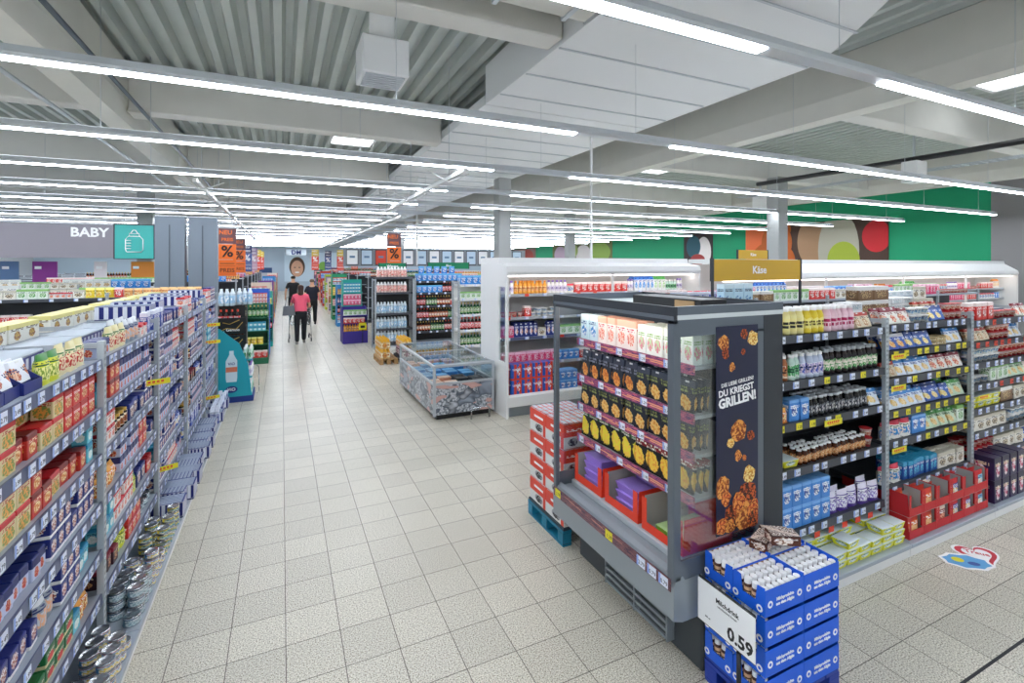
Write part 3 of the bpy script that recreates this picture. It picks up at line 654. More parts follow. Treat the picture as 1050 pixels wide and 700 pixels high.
P['brownbt'] = S(bottle_me(.036, .27, mat('brown_bottle_glass', '#3a1c10', .15), pm('p_brownbt', '#c83a2a', '#f0e0c8', '#f0d8a0', '#8a2a1c', '#ffffff', tv=(.3, .5)), mat('gold_cap', '#d0b060', .3, .5), neck=.36), 'drink_bottle', 'bottle', 'brown glass bottle')
P['greenbt'] = S(bottle_me(.036, .27, mat('green_bottle_glass', '#16452a', .15), pm('p_greenbt', '#3f9a4a', '#f0f0e0', '#e8e8c0', '#2a6a3a', '#ffffff', tv=(.3, .5)), mat('gold_cap', '#d0b060', .3, .5), neck=.36), 'drink_bottle', 'bottle', 'green glass bottle')
P['cola'] = S(bottle_me(.04, .28, mat('cola_bottle', '#1e0f0c', .15), pm('p_cola', '#d8262a', '#d8262a', '#f2f2f2', '#d8262a', '#ffffff', tv=(.3, .5)), M_red, neck=.36), 'drink_bottle', 'bottle', 'dark cola bottle')
P['water6'] = S(multi_me(3, 2, .043, .3, mat('water_bottle_plastic', '#c4d4e0', .12), pm('p_waterlab', '#9ec4e0', '#dfeaf4', '#f0f4f8', '#8ab8dc', '#ffffff'), mat('pale_cap', '#dfe8f0', .4)), 'water_multipack', 'multipack', 'clear water sixpack')
P['pinkcrate'] = S(multi_me(3, 2, .043, .28, mat('rose_bottle_plastic', '#e6c8c0', .2), pm('p_roselab', '#e8a8a0', '#f4e4dc', '#f4e8e0', '#d87a6a', '#a83a3a'), M_wpaint), 'water_multipack', 'multipack', 'rosy bottle sixpack')

KIND = {'soupred': 'soup_carton', 'soupgreen': 'noodle_carton', 'soupdark': 'stew_carton', 'navybar': 'biscuit_carton', 'navywhite': 'cereal_carton', 'navyface': 'tea_carton', 'greenbutter': 'pralines_carton', 'teal': 'sweetener_carton', 'whitered': 'cocoa_carton', 'blackchoc': 'chocolate_carton', 'bluecard': 'rusk_carton', 'bluepack': 'drink_powder_carton', 'pinkpk': 'dessert_carton', 'redpk': 'pudding_carton', 'greenpk': 'vegetable_carton', 'babywhite': 'milk_powder_carton', 'brownpk': 'pasta_carton', 'lightpk': 'butter_carton', 'creampk': 'cream_carton', 'cubeblue': 'fish_carton', 'yelcart': 'crispbread_carton', 'cream': 'muesli_pouch', 'yelgreen': 'crisps_pouch', 'orangewafer': 'biscuit_pouch', 'bluepk': 'snack_pouch', 'greybag': 'coffee_pouch', 'purplebag': 'sweets_pouch', 'whitebag': 'dumpling_pouch', 'yellowbg': 'bread_pouch', 'orangebg': 'roll_pouch', 'tubesw': 'yogurt_drink_bottle', 'greendrink': 'buttermilk_bottle', 'bluedrink': 'kefir_bottle', 'coffee': 'iced_coffee_bottle', 'orangebt': 'juice_bottle', 'cola': 'lemonade_bottle', 'brownbt': 'beer_bottle', 'greenbt': 'beer_bottle', 'blackdrink': 'protein_bottle', 'amber': 'shot_bottle', 'milky': 'flavoured_milk_bottle', 'milkyel': 'flavoured_milk_bottle', 'milkpink': 'flavoured_milk_bottle', 'milkwhite': 'milk_bottle', 'darkdrink': 'cold_coffee_bottle'}
for k_, v_ in KIND.items(): P[k_].name = v_; P[k_].me.name = v_

# ================================================================== layout helpers
def parse(s):
    out = []
    for tkn in s.split():
        q = tkn.split(':'); out.append((P[q[0]], int(q[1]), int(q[2]) if len(q) > 2 else 1, int(q[3]) if len(q) > 3 else 1))
    return out
SH = ['top shelf', 'second shelf', 'third shelf', 'fourth shelf', 'fifth shelf', 'sixth shelf', 'seventh shelf', 'eighth shelf']
def fill_rack(fr, bay, width, levels, cfg, base_cfg=None, basez=.12, y=.02, ybase=-.16):
    for i, (z, c) in enumerate(zip(levels, cfg)):
        above = levels[i-1]-.04 if i else z+.35
        shelf_fill(fr, z-.004, parse(c), SH[i]+', '+bay, .03, width-.03, y, above-z-.005)
    if base_cfg:
        shelf_fill(fr, basez, parse(base_cfg), 'base, '+bay, .03, width-.03, ybase, (levels[-1]-.06-basez))

# ---------------- left rack: five bays in view, faces the aisle
LX, LW = -.92, 1.35
LZ = [1.69, 1.42, 1.16, .89, .62, .37]
Lcfg = [
 ['navytray:4 yelgreen:2 cream:4', 'soupgreen:3:2:2 soupdark:2:1:1 soupgreen:2:2:2 soupred:5:2:2', 'soupgreen:4:2:2 soupdark:2:2:1 soupgreen:1 soupdark:3:1:2 teal:2:2', 'navywhite:3 navyface:8:2:2 navywhite:3:2', 'blackchoc:3 navyface:4:1:2 greybag:2 navyface:3:2 teal:2', 'greybag:3 greenbutter:6:2:2 teal:1 orangewafer:4'],
 ['navywhite:3 cream:3 greybag:3:1:2 whitered:3 bluecard:2', 'teal:2:1 soupdark:2:2 navywhite:4:2 navyface:3 bluecard:2 navywhite:4:2', 'whitered:4:2 jarbrown:4:1:2 navybar:3 navyface:5:2', 'orangewafer:4:1:2 navywhite:6:2:2 soupred:2:2 cream:2 navyface:4:2', 'teal:3:2 whitered:6:2:2 yelgreen:1 navybar:2 soupred:3', 'blackchoc:4:1:2 yelgreen:2 soupred:3:2 tingrey:3'],
 ['bluecard:3 navyface:5 navybar:2 whitered:3 navywhite:5', 'navyface:4:2 navywhite:5:2 whitered:4:2 bluepk:4', 'navywhite:7:2 bluecard:2 greybag:2 navyface:5:2', 'navywhite:7:2:2 navybar:4 navyface:5', 'teal:2 navyface:8:2 bluepk:3 navywhite:5', 'navyface:6:2:2 whitered:6:2 navywhite:5'],
 ['whitered:6:2 navybar:3 bluepk:2 navyface:5', 'whitered:9:2:2 bluecard:2 navyface:4:2', 'jarbrown:5:1:2 navyface:6:2 navywhite:6:2', 'greybag:4 blackchoc:4 bluepk:3 navyface:4', 'jarbrown:6 navywhite:9:2', 'bluepk:4 bluecard:5 navyface:4:2'],
 ['bluepk:3 whitered:6:2 navyface:6:2', 'bluecard:5 bluepk:3 navywhite:6:2', 'bluepk:4 teal:4:2 navyface:6:2', 'bluepk:3 navywhite:12:2', 'bluepk:4 bluecard:6', 'bluepk:3 navyface:11:2'],
]
Lbase = ['tingrey:9:2:2 tinblue:4:3:2', 'tingrey:4:4:2 tinblue:4:5:2 tinyel:4:4:2', 'navywhite:3 stripebox:3', 'stripebox:3:1', 'bluecard:8:1:2']
LN = ['nearest left bay', 'second left bay', 'third left bay', 'fourth left bay', 'fifth left bay']
LL = ['grey slotted shelf rack of soup cartons, left of the aisle, nearest the camera', 'grey slotted shelf rack left of the aisle, second bay from the camera', 'grey slotted shelf rack left of the aisle, third bay from the camera', 'grey slotted shelf rack left of the aisle, fourth bay from the camera', 'grey slotted shelf rack left of the aisle, last bay beside the water display']
FL = [(), ((1.13, 1.31, .24),), ((.16, .5, .22),), (), ((.25, 1.40, .3), (.3, 1.16, .3), (.2, .42, .3))]
for k in range(5):
    fr = Fr(LX, 2.15+LW*k, PI/2)
    rack(LL[k], fr, LW, LZ, 1.79, .43, .17, .1, M_strip_blue, M_shelf, M_wgrey, 11 if k < 2 else 9, 'w', k < 3, (LW,) if k else (0, LW), flags=FL[k], backz=1.66, flagrot=-1.1, group='left aisle rack bays')
    fill_rack(fr, LN[k], LW, LZ, Lcfg[k], Lbase[k], .1)
# navy snack packs leaning inside the first bay's top trays, big pale cartons stored behind
P['lidded'] = S(carton_me(.42, .2, .085, pm('p_lidded', '#27327e', '#93a0ac', stripe='#dfe4ee', sn=5.99, shi=.75, bandv=(.86, 1.2))), 'storage_carton', 'cardboard carton', 'pale lidded carton')
for k in range(5):
    fr = Fr(LX, 2.15+LW*k, PI/2)
    run(P['lidded'], fr, .04, 3, .225, 1.686, 'back of top, '+LN[k])
# navy white striped cartons standing out on the base and on the top of the far bays
def at(sku, x, y, z, rz, label, group=None):
    o = bpy.data.objects.new(sku.name, sku.me); C.objects.link(o); o.location = (x, y, z+.0006); o.rotation_euler = (0, 0, rz); return tag(o, label, sku.cat, group)
P['barpack'] = S(flat_me(.12, .018, .135, pm('p_barpack', '#eef0f6', NAVY, '#c8603a', '#e8c0a0', NAVY, bandv=(.0, .3), c=(.5, .6), r=(.3, .2)), .3, 'bar_pack'), 'bar_pack', 'food pack', 'white navy bar pack')
for i in range(4):
    for j in range(4):
        x_, y_ = Fr(LX, 2.15, PI/2).w(.03+.078+.156*i, .075+.035*j)
        at(P['barpack'], x_, y_, 1.6905, PI/2, 'white bar pack leaning in the %s navy tray, nearest left bay, %s from front' % (ORD[i], ORD[j]), 'bar packs in the navy trays')
for i in range(11):
    at(P['stripebox'], -.87 if i % 3 else -.9, 4.98+.345*i, .101, 0, 'navy striped carton jutting out under the left rack, %s from the camera' % ORD[i], 'striped cartons under the left rack') if i not in (7,) else None
P['stripelow'] = S(striped(.36, .22, .11), 'striped_carton', 'cardboard carton', 'low striped carton')
for i, (yy, xx) in enumerate(((5.0, -1.16), (5.55, -1.2), (6.35, -1.16), (6.9, -1.2), (7.75, -1.16))):
    at(P['stripelow'], xx, yy, 1.7725, 0, 'navy striped carton on top of the left rack, %s from the camera' % ORD[i], 'striped cartons on the left rack')
# back half of the double rack
for k in range(5):
    fr = Fr(-1.82, 2.15+LW*(k+1), -PI/2)
    rack('grey rack backing onto the left aisle rack, %s bay from the camera' % ORD[k], fr, LW, [1.69, 1.3, .9, .5], 1.76, .43, .1, .1, M_strip_blue, M_shelf, None, 0, 'w', False, (0,), group='rear half of the left rack')
    for j, c in enumerate(('yelcart:5',)):
        shelf_fill(fr, [1.69, 1.3, .9, .5][j]-.004, parse(c), SH[j]+', '+'hidden side %s' % ORD[k]+' bay', .03, LW-.03, .02, .34)

# ---------------- right gondola (cheese), faces the camera
RN = ['first bay', 'middle bay', 'far right bay']
RZ = [[1.73, 1.41, 1.12, .80, .37], [1.74, 1.53, 1.31, 1.05, .81, .45], [1.71, 1.51, 1.32, 1.12, .90, .68, .45]]
RX = [3.0, 4.33, 5.66]
Rcfg = [
 ['milkwhite:1 milky:4:1:2 milkyel:3:1:2 milkpink:5:1:2 cheeseD:2 whitebag:2', 'coffee:3:1:2 greendrink:2:1:2 bluedrink:4:1:2 darkdrink:7:1:2', 'orangewafer:2 bluepack:2 blackdrink:12:1:3 cheeseB:3', 'yeltub:2:1 amber:16:1:3 potred:4:2:1', 'bluepack:6:2:1 purplebag:4:1:2'],
 ['cheeseF:3:1:2 potwhite:3:2 cheeseA:2 potred:3:2 cheeseD:3:1:2', 'cheeseE:3:1:2 cheeseA:3:1:2 roundcheese:2:2 cheeseB:4', 'cheeseD:2:1:2 cheeseB:4:1:2 cheeseF:4', 'cheeseB:5:1:3 cheeseA:3:1:2 cheeseC:3:1:2', 'whitebag:3 bluepack:2 cheeseC:4 greenpk:2', 'whitebag:2 cubeblue:8:1:2 creampk:4:1:2'],
 ['redpk:4 potred:5 cheeseF:4', 'cheeseD:4 potred:4:2 cheeseB:2', 'potwhite:6:2:2 potred:6:2:2', 'potwhite:4:1:2 greenpk:3 cheeseC:3', 'yeltub:4:2 brownpk:1 creampk:2', 'creampk:5:1:2 potwhite:5:2', 'potred:5:2:2 creampk:4 bluepk:2'],
]
Rl = ['grey slotted dairy rack with yellow drink bottles on top, beside the grill fridge', 'grey slotted cheese rack in the middle of the right hand aisle', 'grey slotted rack at the right edge above purple boxes']
Rfl = [((.62, 1.08, .2),), ((.12, 1.49, .2), (.12, 1.24, .2), (.13, .745, .2)), ((.16, 1.01, .2),)]
kk = [['w', 'wwy', 'wy', 'w', 'w'], ['w', 'wyy', 'yyw', 'y', 'wy', 'w'], ['wo', 'ow', 'w', 'wo', 'w', 'w', 'w']]
for k in range(3):
    fr = Fr(RX[k], 2.25, 0)
    rack(Rl[k], fr, 1.33, RZ[k], 1.80, .47, .18, .1, M_strip_dark, M_dark, M_dark, 8, kk[k], True, (0,) if k < 2 else (0, 1.33), flags=Rfl[k], under=(4,) if k == 0 else ((5,) if k == 1 else None), backz=1.66, group='right aisle rack bays')
    fill_rack(fr, RN[k], 1.33, RZ[k], Rcfg[k], None)
# bottom level, first bay: yellow salad trays
fr = Fr(3.0, 2.25, 0)
for i in range(9):
    for r_, st in ((0, [2, 1, 2, 2, 3, 2, 2, 3, 3][i]), (1, [3, 2, 3, 3, 3, 3, 2, 3, 3][i])):
        for k in range(st):
            at(P['yeltub'], 3.1+.143*i, 2.17+.135*r_, .1+.055*k, R.uniform(-.08, .08) if k == st-1 else 0, '%s yellow rimmed tub, %s row, %s column from the fridge, base, first bay' % (['lowest', 'second', 'third'][k], ['front', 'back'][r_], ORD[i]), 'yellow rimmed tubs')
# base of the middle bay: red trays holding packs
M_redtray = mat('red_cardboard', '#c8242a', .55); M_greyin = mat('grey_cardboard_inside', '#a8a6a2', .7)
redtray = S(tray_me(.2, .5, .17, M_redtray, M_greyin, .38, side='post'), 'display_tray', 'cardboard tray', 'red display tray')
sn = [('orangebg', 'orange rice sack pouch'), ('orangebg', ''), ('redpk', ''), ('bluepk', ''), ('bluepk', ''), ('teal', '')]
P['orfl'] = S(pouch_me(.17, .045, .155, pm('p_orfl', '#e8762a', '#c8321c', '#f2c08a', '#e8a04a', '#ffffff')), 'snack_pouch', 'food pouch', 'orange snack pouch')
P['rdfl'] = S(pouch_me(.17, .045, .155, pm('p_rdfl', '#8a1c24', '#e8d8c8', '#f0b090', '#c84a3a', '#ffffff')), 'snack_pouch', 'food pouch', 'dark red snack pouch')
P['blfl'] = S(pouch_me(.17, .045, .155, pm('p_blfl', '#1e3a9a', '#c8242a', '#e8ecf6', '#f0c83a', '#ffffff')), 'snack_pouch', 'food pouch', 'royal blue snack pouch')
P['cyfl'] = S(pouch_me(.17, .045, .155, pm('p_cyfl', '#6ac0dc', '#c8242a', '#f4f8fa', '#f0e0a0', '#1d4a8a')), 'snack_pouch', 'food pouch', 'light cyan snack pouch')
tp = ['orfl', 'orfl', 'rdfl', 'blfl', 'blfl', 'cyfl']
for i in range(6):
    for lv in range(2):
        x = 4.47+.205*i; y = 2.36; z = .1+.172*lv
        at(redtray, x, y, z, 0, '%s red cardboard tray on the base of the middle bay, %s from left' % (['lower', 'upper'][lv], ORD[i]), 'red trays under the cheese rack')
        s_ = P[tp[i]]
        for q in range(3 if lv == 0 else 8 if i in (0, 1, 3) else 5):
            if lv == 1 and i % 2 == 0 and q < 2: continue
            at(s_, x, y-.215+.052*q, z+.004, 0, '%s, %s in the %s tray %s from left, middle bay' % (s_.desc, ORD[q], ['lower', 'upper'][lv], ORD[i]), 'pouches in the red trays')
P['purpbox'] = S(carton_me(.13, .3, .2, pm('p_purpbox', '#2c1f4a', '#241a3c', '#f0e4e8', '#c83a6a', '#f0d8b0', c=(.5, .45), r=(.25, .3))), 'food_carton', 'food carton', 'dark purple carton')
for i in range(8):
    for lv in range(2):
        s_ = P['purpbox'] if i < 4 else P['redpk']
        at(s_, 5.78+.15*i, 2.26 if i < 4 else 2.2, .1+lv*(.2015 if i < 4 else .1615), 0, '%s on the base of the far right bay, %s level, %s from left' % (s_.desc, ['lower', 'upper'][lv], ORD[i]), 'cartons on the far right base')

# rear half of the right gondola and goods on top
for k in range(3):
    fr = Fr(3.0+1.33*(k+1), 3.22, PI)
    rack('dark rack backing onto the cheese rack, %s from the grill fridge' % ORD[k], fr, 1.33, [1.72, 1.3, .9, .5], 1.76, .45, .12, .1, M_strip_dark, M_dark, None, 0, 'w', False, (0,), group='rear half of the cheese gondola')
tops = [('bluecool:4:2:1 yelcool:1:2:1', 3.2, 2.92), ('purplebag:5', 3.05, 3.05), ('potred:5 cheeseD:5', 3.9, 2.95), ('lightpk:2:2:1', 4.6, 2.8), ('brownpk:2:2:1', 5.2, 2.95), ('cheeseD:4:1', 5.85, 2.75), ('creampk:2:2:1', 6.3, 2.95), ('lightpk:2:2:1', 6.0, 3.06)]
for i, (c, x, y) in enumerate(tops):
    fr = Fr(x, y, 0); shelf_fill(fr, 1.718, parse(c), 'top rear of the cheese rack, %s block' % ORD[i], 0, 1.6, 0, .4, ext=0)
lt = thing('shelf_rack', 'low white topped gondola between the cheese rack and the dairy fridge', 'shelf rack', (4.2, 4.5, 0), 0)
MB().box(0, 0, 0, 7.4, .9, .1, M_dark).obj('base_shelf', lt)
for z in (.5, .95, 1.4, 1.72): MB().box(.02, .0, z-.03, 7.38, .9, z, M_shelf).obj('shelf', lt)
MB().box(0, .44, .1, 7.4, .47, 1.69, M_dark).obj('back_panel', lt)
for px in (0, 1.5, 3.0, 4.5, 6, 7.38): MB().box(-.02, -.01, .1, .02, .02, 1.78, M_slot).obj('upright', lt, (px, 0, 0))
for j, (z, c) in enumerate(((1.72, 'bluecard:6 pinkpk:5 brownpk:2 greenpk:6 redpk:5 creampk:7 lightpk:6 pinkpk:6 potred:8'),)):
    shelf_fill(Fr(4.2, 4.5, 0), z, parse(c), 'top of the middle gondola', .1, 7.3, .05, .3)
    shelf_fill(Fr(4.2, 4.95, 0), z, parse('redpk:6 whitebag:5 pinkpk:6 milkA:8 redpk:8 bluepack:7 pinkpk:5 whitebag:5 greenpk:9'), 'rear top of the middle gondola', .1, 7.3, .05, .3)

# ---------------- grill fridge (end cap)
GF = Fr(1.85, 3.2, -PI/2)
g = thing('grill_fridge', 'grey open display fridge with barbecue poster and packs of grill meat, right foreground', 'fridge', (1.85, 3.2, 0), -PI/2)
W_, D_ = 1.25, .85
M_gh = mat('fridge_grey_enamel', '#8f989e', .4, .2); M_gp = mat('fridge_slate_frame', '#666f78', .35, .35); M_plin = mat('fridge_plinth_dark', '#3d4347', .5)
M_drk2 = mat('fridge_dark_frame', '#2a3038', .4)
MB().box(0.02, .22, 0, W_-.02, D_, .37, M_plin, .01).obj('plinth', g)
MB().prism([(0, .36), (0, .53), (.02, .575), (.06, .585), (.075, .56), (.2, .56), (.2, .5), (D_, .5), (D_, .36), (.25, .34), (.06, .34)], M_gh, 'x', 0, W_).obj('lower_housing', g)
lv = MB()
for q in range(7): lv.box(.42, .165, .05+.045*q, 1.02, .178, .066+.045*q, M_gh)
for xx in (.42, .72, 1.01): lv.box(xx, .165, .04, xx+.012, .22, .34, M_gh)
lv.obj('vent_grille', g)
rl = MB(); rl.box(.02, -.006, .505, W_-.02, 0, .57, pm('p_grillrail', '#4a3448', '#5a4458', '#8a5a5a', '#453048', '#c88a7a', grain=20, r=(.7, .9), c=(.5, .5)))
rl = rl.obj('price_rail', g)
for q in (.08, .7, 1.0, 1.09, 1.18): link('price_tag', tag_me(R.choice(PR), 'y' if q in (.08, .7) else 'w', .07, .055), rl, (q, -.0075, .538))
for (px, py, w_) in ((0, 0, .035), (W_-.05, 0, .05), (0, D_-.05, .05)): MB().box(px, py, .56 if py == 0 else .5, px+w_, py+w_, 1.93, M_gp, .004).obj('frame_post', g)
MB().box(W_-.04, D_-.17, .02, W_, D_, 1.93, M_drk2, .004).obj('frame_post', g)
M_topw = mat('fridge_top_white', '#cfd6d8', .5)
cn = MB(); cn.box(0, .02, 1.93, W_, D_, 1.955, M_topw); cn.box(0, 0, 1.91, W_, .025, 2.0, M_drk2); cn.box(0, .025, 1.955, .025, D_, 2.0, M_gp); cn.box(W_-.025, .025, 1.955, W_, D_, 2.0, M_gp); cn.box(.025, D_-.025, 1.955, W_-.025, D_, 2.0, M_drk2)
cn.box(0, -.004, 1.93, W_, 0, 1.95, M_gp)
cn.obj('canopy', g)
lb = MB(); lb.box(.55, .3, 1.956, 1.15, .5, 2.02, M_black, .004); lb.box(.95, .29, 1.956, 1.1, .299, 2.01, M_card); lb.obj('control_box', g)
MB().box(.03, D_-.06, .55, W_-.03, D_-.03, 1.93, mat('fridge_back_dark', '#4a4f55', .5)).obj('back_panel', g)
MB().box(.06, .1, 1.9, W_-.06, .14, 1.925, mat('fridge_light', '#ffffff', .4, emit='#fffaf2', es=5)).obj('lamp', g)
# side panels: glass above a solid lower part
for sx, nm_ in ((0.004, 'far'), (W_-.012, 'near')):
    MB().box(sx, .05, .62, sx+.008, D_-.12, 1.86, M_glass).obj('side_glass', g)
    MB().box(sx-.001, .03, .5, sx+.01, D_-.05, .66, M_gp).obj('side_panel', g)
    MB().box(sx-.001, .03, 1.84, sx+.01, D_-.05, 1.93, M_gp).obj('side_panel', g)
    if nm_ == 'near': MB().box(sx-.001, D_-.23, .62, sx+.01, D_-.16, 1.85, M_gp).obj('side_panel', g)
# poster on the near side
M_pn = mat('poster_night_blue', '#161c3c', .35)
ps = MB(); ps.box(0, 0, 0, .012-.01, .33, 1.15, M_pn)
poster = ps.obj('poster', g, (W_+.0005, .30, .73)); poster['label'] = 'dark blue barbecue poster with white lettering and grilled food'
RG = Matrix.Rotation(PI/2, 4, 'Z') @ UP    # faces local +x
def ptxt(s, y, z, size, bold, m=M_wpaint, shear=.0):
    b = MB(); b.add_mesh(text_me(s, size, bold, .0006, shear=shear), m, Matrix.Translation((.0035, y, z)) @ Matrix.Rotation(.1, 4, 'X') @ RG); return b.obj('lettering', poster)
ptxt('DIE LIEBE GRILLEN?', .165, .835, .030, .012); ptxt('DU KRIEGST', .155, .79, .050, .03); ptxt('GRILLEN!', .165, .735, .072, .04)
M_meat = [pm('p_meat%d' % i, c1, c1, c2, c3, c1, c=(.5, .5), r=(.6, .6), bandv=(2, 3), grain=8, rough=.6) for i, (c1, c2, c3) in enumerate((('#c8742a', '#8a3a14', '#e8a04a'), ('#e8b84a', '#f2d88a', '#c8842a'), ('#7a2c14', '#c85a24', '#3a140a'), ('#d8562a', '#e89040', '#8a2410')))]
food = [(.06, 1.06, .045, 0), (.07, 1.0, .03, 2), (.29, 1.07, .045, 1), (.22, 1.1, .03, 2), (.21, 1.0, .018, 2), (.12, .92, .025, 0), (.17, .56, .06, 0), (.11, .5, .028, 1), (.27, .52, .03, 2), (.17, .42, .03, 0), (.22, .4, .018, 3), (.05, .26, .06, 0), (.07, .2, .04, 3), (.26, .3, .05, 1), (.24, .2, .07, 2), (.12, .08, .07, 2), (.22, .07, .08, 0), (.3, .1, .06, 3), (.04, .05, .05, 3), (.17, .16, .05, 3), (.29, .02+.02, .05, 2), (.1, .04, .04, 0)]
for y, z, r_, mi in food:
    b = MB(); n = 11; a0 = R.random()*6
    pts = [(y+r_*(.75+.4*R.random())*math.cos(a0+2*PI*i/n), z+r_*(.8+.4*R.random())*math.sin(a0+2*PI*i/n)) for i in range(n)]
    pts = [(min(.328, max(.002, a)), min(1.148, max(.002, c))) for a, c in pts]
    b.prism(pts, M_meat[mi], 'x', .002, .0026+.0001*food.index((y, z, r_, mi))); b.obj('food_picture', poster)
# fridge shelves and goods
GZ = [1.665, 1.395, 1.18, .94]
P['grillA'] = S(flat_me(.118, .022, .19, pm('p_grillA', '#20242f', '#3a4152', '#e8a04a', '#c8702a', '#8d93a4', c=(.6, .28), r=(.34, .22), tv=(.6, .8), rough=.3), .12), 'grill_pouch', 'meat pouch', 'black grill pouch')
P['grillB'] = S(flat_me(.118, .022, .18, pm('p_grillB', '#20242f', '#3c4454', '#e8c070', '#d8943a', '#8f9a58', c=(.6, .28), r=(.34, .22), tv=(.6, .8), rough=.3), .12), 'grill_pouch', 'meat pouch', 'black yellow pouch')
P['grillC'] = S(flat_me(.118, .022, .19, pm('p_grillC', '#14161a', '#1d5a2a', '#e8d83a', '#f0c04a', '#f0f0e0', c=(.5, .4), r=(.42, .3), tv=(.78, .95), rough=.3), .12), 'grill_pouch', 'meat pouch', 'dark marinade pouch')
P['grillD'] = S(flat_me(.118, .022, .18, pm('p_grillD', '#14161a', '#8a1c24', '#f0c84a', '#e8a03a', '#f0f0e0', c=(.5, .4), r=(.42, .3), tv=(.78, .95), rough=.3), .12), 'grill_pouch', 'meat pouch', 'dark red marinade pouch')
P['pastel'] = S(carton_me(.1, .07, .19, pm('p_pastel', '#f4e8e2', '#f2b8a0', '#e87a6a', '#f6d8c8', '#c83a5a')), 'food_carton', 'food carton', 'peach cream carton')
P['whitepk'] = S(carton_me(.075, .07, .18, pm('p_whitepk', '#f2f4ee', '#f0f2e8', '#e88aa0', '#c8e0b0', '#8ab06a')), 'food_carton', 'food carton', 'white tall carton')
P['iceblue'] = S(carton_me(.1, .07, .19, pm('p_iceblue', '#d0e8f2', '#e8f4f8', '#3a8ad0', '#f4f8fa', '#1d4a8a')), 'food_carton', 'food carton', 'ice blue carton')
gc = ['iceblue:2 pastel:4:1:2 whitepk:6:1:3', 'grillA:5:1:3 grillB:4:1:3', 'grillB:9:1:3', 'grillC:5:1:3 grillD:4:1:3']
M_gr = pm('p_grillrail2', '#5a2c6e', '#6a3a7e', '#c8607a', '#4a2462', '#e8a07a', grain=22, r=(.7, .9), c=(.5, .5), tv=(.3, .7))
for i, z in enumerate(GZ):
    dp = [.5, .55, .58, .6][i]
    sh = MB().box(.04, .2, z-.025, W_-.05, .2+dp, z-.006, M_wgrey, .002).obj('shelf', g)
    rr = MB(); rr.box(.04, .185, z-.05, W_-.05, .199, z+.004, M_gr); rr.obj('price_rail', sh)
    for q in range(5): link('price_tag', tag_me(R.choice(PR), R.choice('wwo') if i < 3 else 'w', .06, .045), sh, (.1+.23*q+R.uniform(-.03, .03), .1845, z-.023))
    shelf_fill(GF, z-.006, parse(gc[i]), SH[i]+' of grill fridge', .05, W_-.055, .205, .25)
MB().box(.035, .14, .56, W_-.045, D_-.07, .6, M_wgrey, .004).obj('fridge_deck', g)
M_ored = mat('bright_red_tray', '#e8432a', .5)
shel = S(tray_me(.34, .38, .2, M_ored, mat('tray_inside_grey', '#b9b6b0', .7), .28, side='post'), 'display_tray', 'cardboard tray', 'bright red tray')
P['purpack'] = S(tub_me(.22, .15, .05, mat('violet_pack', '#9a7ad8', .3), pm('p_purpack', '#a88ae0', '#d8c8f2', '#eee6f8', '#c8b0ec', '#ffffff', c=(.5, .5), r=(.35, .3), bandv=(2, 3))), 'meat_pack', 'meat pack', 'violet meat pack')
P['greenpack'] = S(tub_me(.2, .15, .05, mat('lime_pack', '#8ac83a', .3), pm('p_greenpack', '#c8e4a0', '#8ac83a', '#f0f4e8', '#a8d86a', '#3a7a1c', c=(.5, .5), r=(.35, .3), bandv=(2, 3))), 'meat_pack', 'meat pack', 'lime green meat pack')
for i in range(3):
    lx = .22+.38*i; x, y = GF.w(lx, .35)
    at(shel, x, y, .6, GF.rz, 'red display tray in the grill fridge, %s' % ['far left beside the red cartons', 'in the middle', 'at the near end'][i])
    for j in range([4, 3, 1][i]):
        s_ = P['purpack'] if i < 2 else P['greenpack']
        for r_ in range(2):
            x, y = GF.w(lx+.01, .27+.17*r_); at(s_, x, y, .604+.055*j, GF.rz, '%s, %s in the %s red tray, %s row' % (s_.desc, ['lowest', 'second', 'third', 'topmost'][j], ['far', 'middle', 'near'][i], ['front', 'back'][r_]))
P['redpot'] = S(pot_me(.03, .04, pm('p_redpot', '#b83a44', '#b83a44', '#e8c8c0', '#d87a7a', '#ffffff'), mat('rose_lid', '#c85a64', .4)), 'dairy_pot', 'pot', 'small rose pot')
run(P['redpot'], Fr(*GF.w(1.14, .22), 0), 0, 8, 0, .6, 'near end of grill fridge deck', 3, 1, left='left')

# ---------------- blue display stack on the half pallet
M_blue = mat('royal_blue_cardboard', '#1560dc', .5); M_bluein = mat('brown_cardboard_inner', '#b09070', .8)
M_capw = mat('bottle_cap_white', '#f0f0f2', .35)
sx0, sy0, SW, SD, SH_ = 2.055, 1.575, .28, .182, .139
def blue_carton():
    b = MB(); t = .003; w, d, h = SW-.004, SD-.004, SH_-.002
    b.box(0, 0, 0, w, d, t, M_blue)
    b.box(0, 0, t, w, t, h-.012, M_blue); b.box(0, d-t, t, w, d, h-.012, M_blue); b.box(w-t, t, t, w, d-t, h, M_blue)
    b.prism([(t, t), (d-t, t), (d-t, h), (d*.76, h-.004), (d*.7, h*.42), (d*.3, h*.42), (d*.24, h-.004), (t, h)], M_blue, 'x', 0, t)
    b.box(t, t, t, w-t, t+.0015, h-.014, M_bluein); b.box(t, d-t-.0015, t, w-t, d-t, h-.014, M_bluein)
    return b
bc_b = blue_carton()
em = bc_b
for ex in (.035, .245): em.prism([(ex+.017*math.cos(a*PI/8), .055+.017*math.sin(a*PI/8)) for a in range(16)], M_wpaint, 'y', -.0012, 0)
for ex in (.035, .245): em.prism([(ex+.008*math.cos(a*PI/4), .055+.008*math.sin(a*PI/4)) for a in range(8)], M_blue, 'y', -.0018, -.0012)
addtext(em, 'Milchprodukte', .14, -.001, .068, .021, M_wpaint, .02); addtext(em, 'aus dem Allgäu', .14, -.001, .045, .021, M_wpaint, .02)
em2 = bc_b
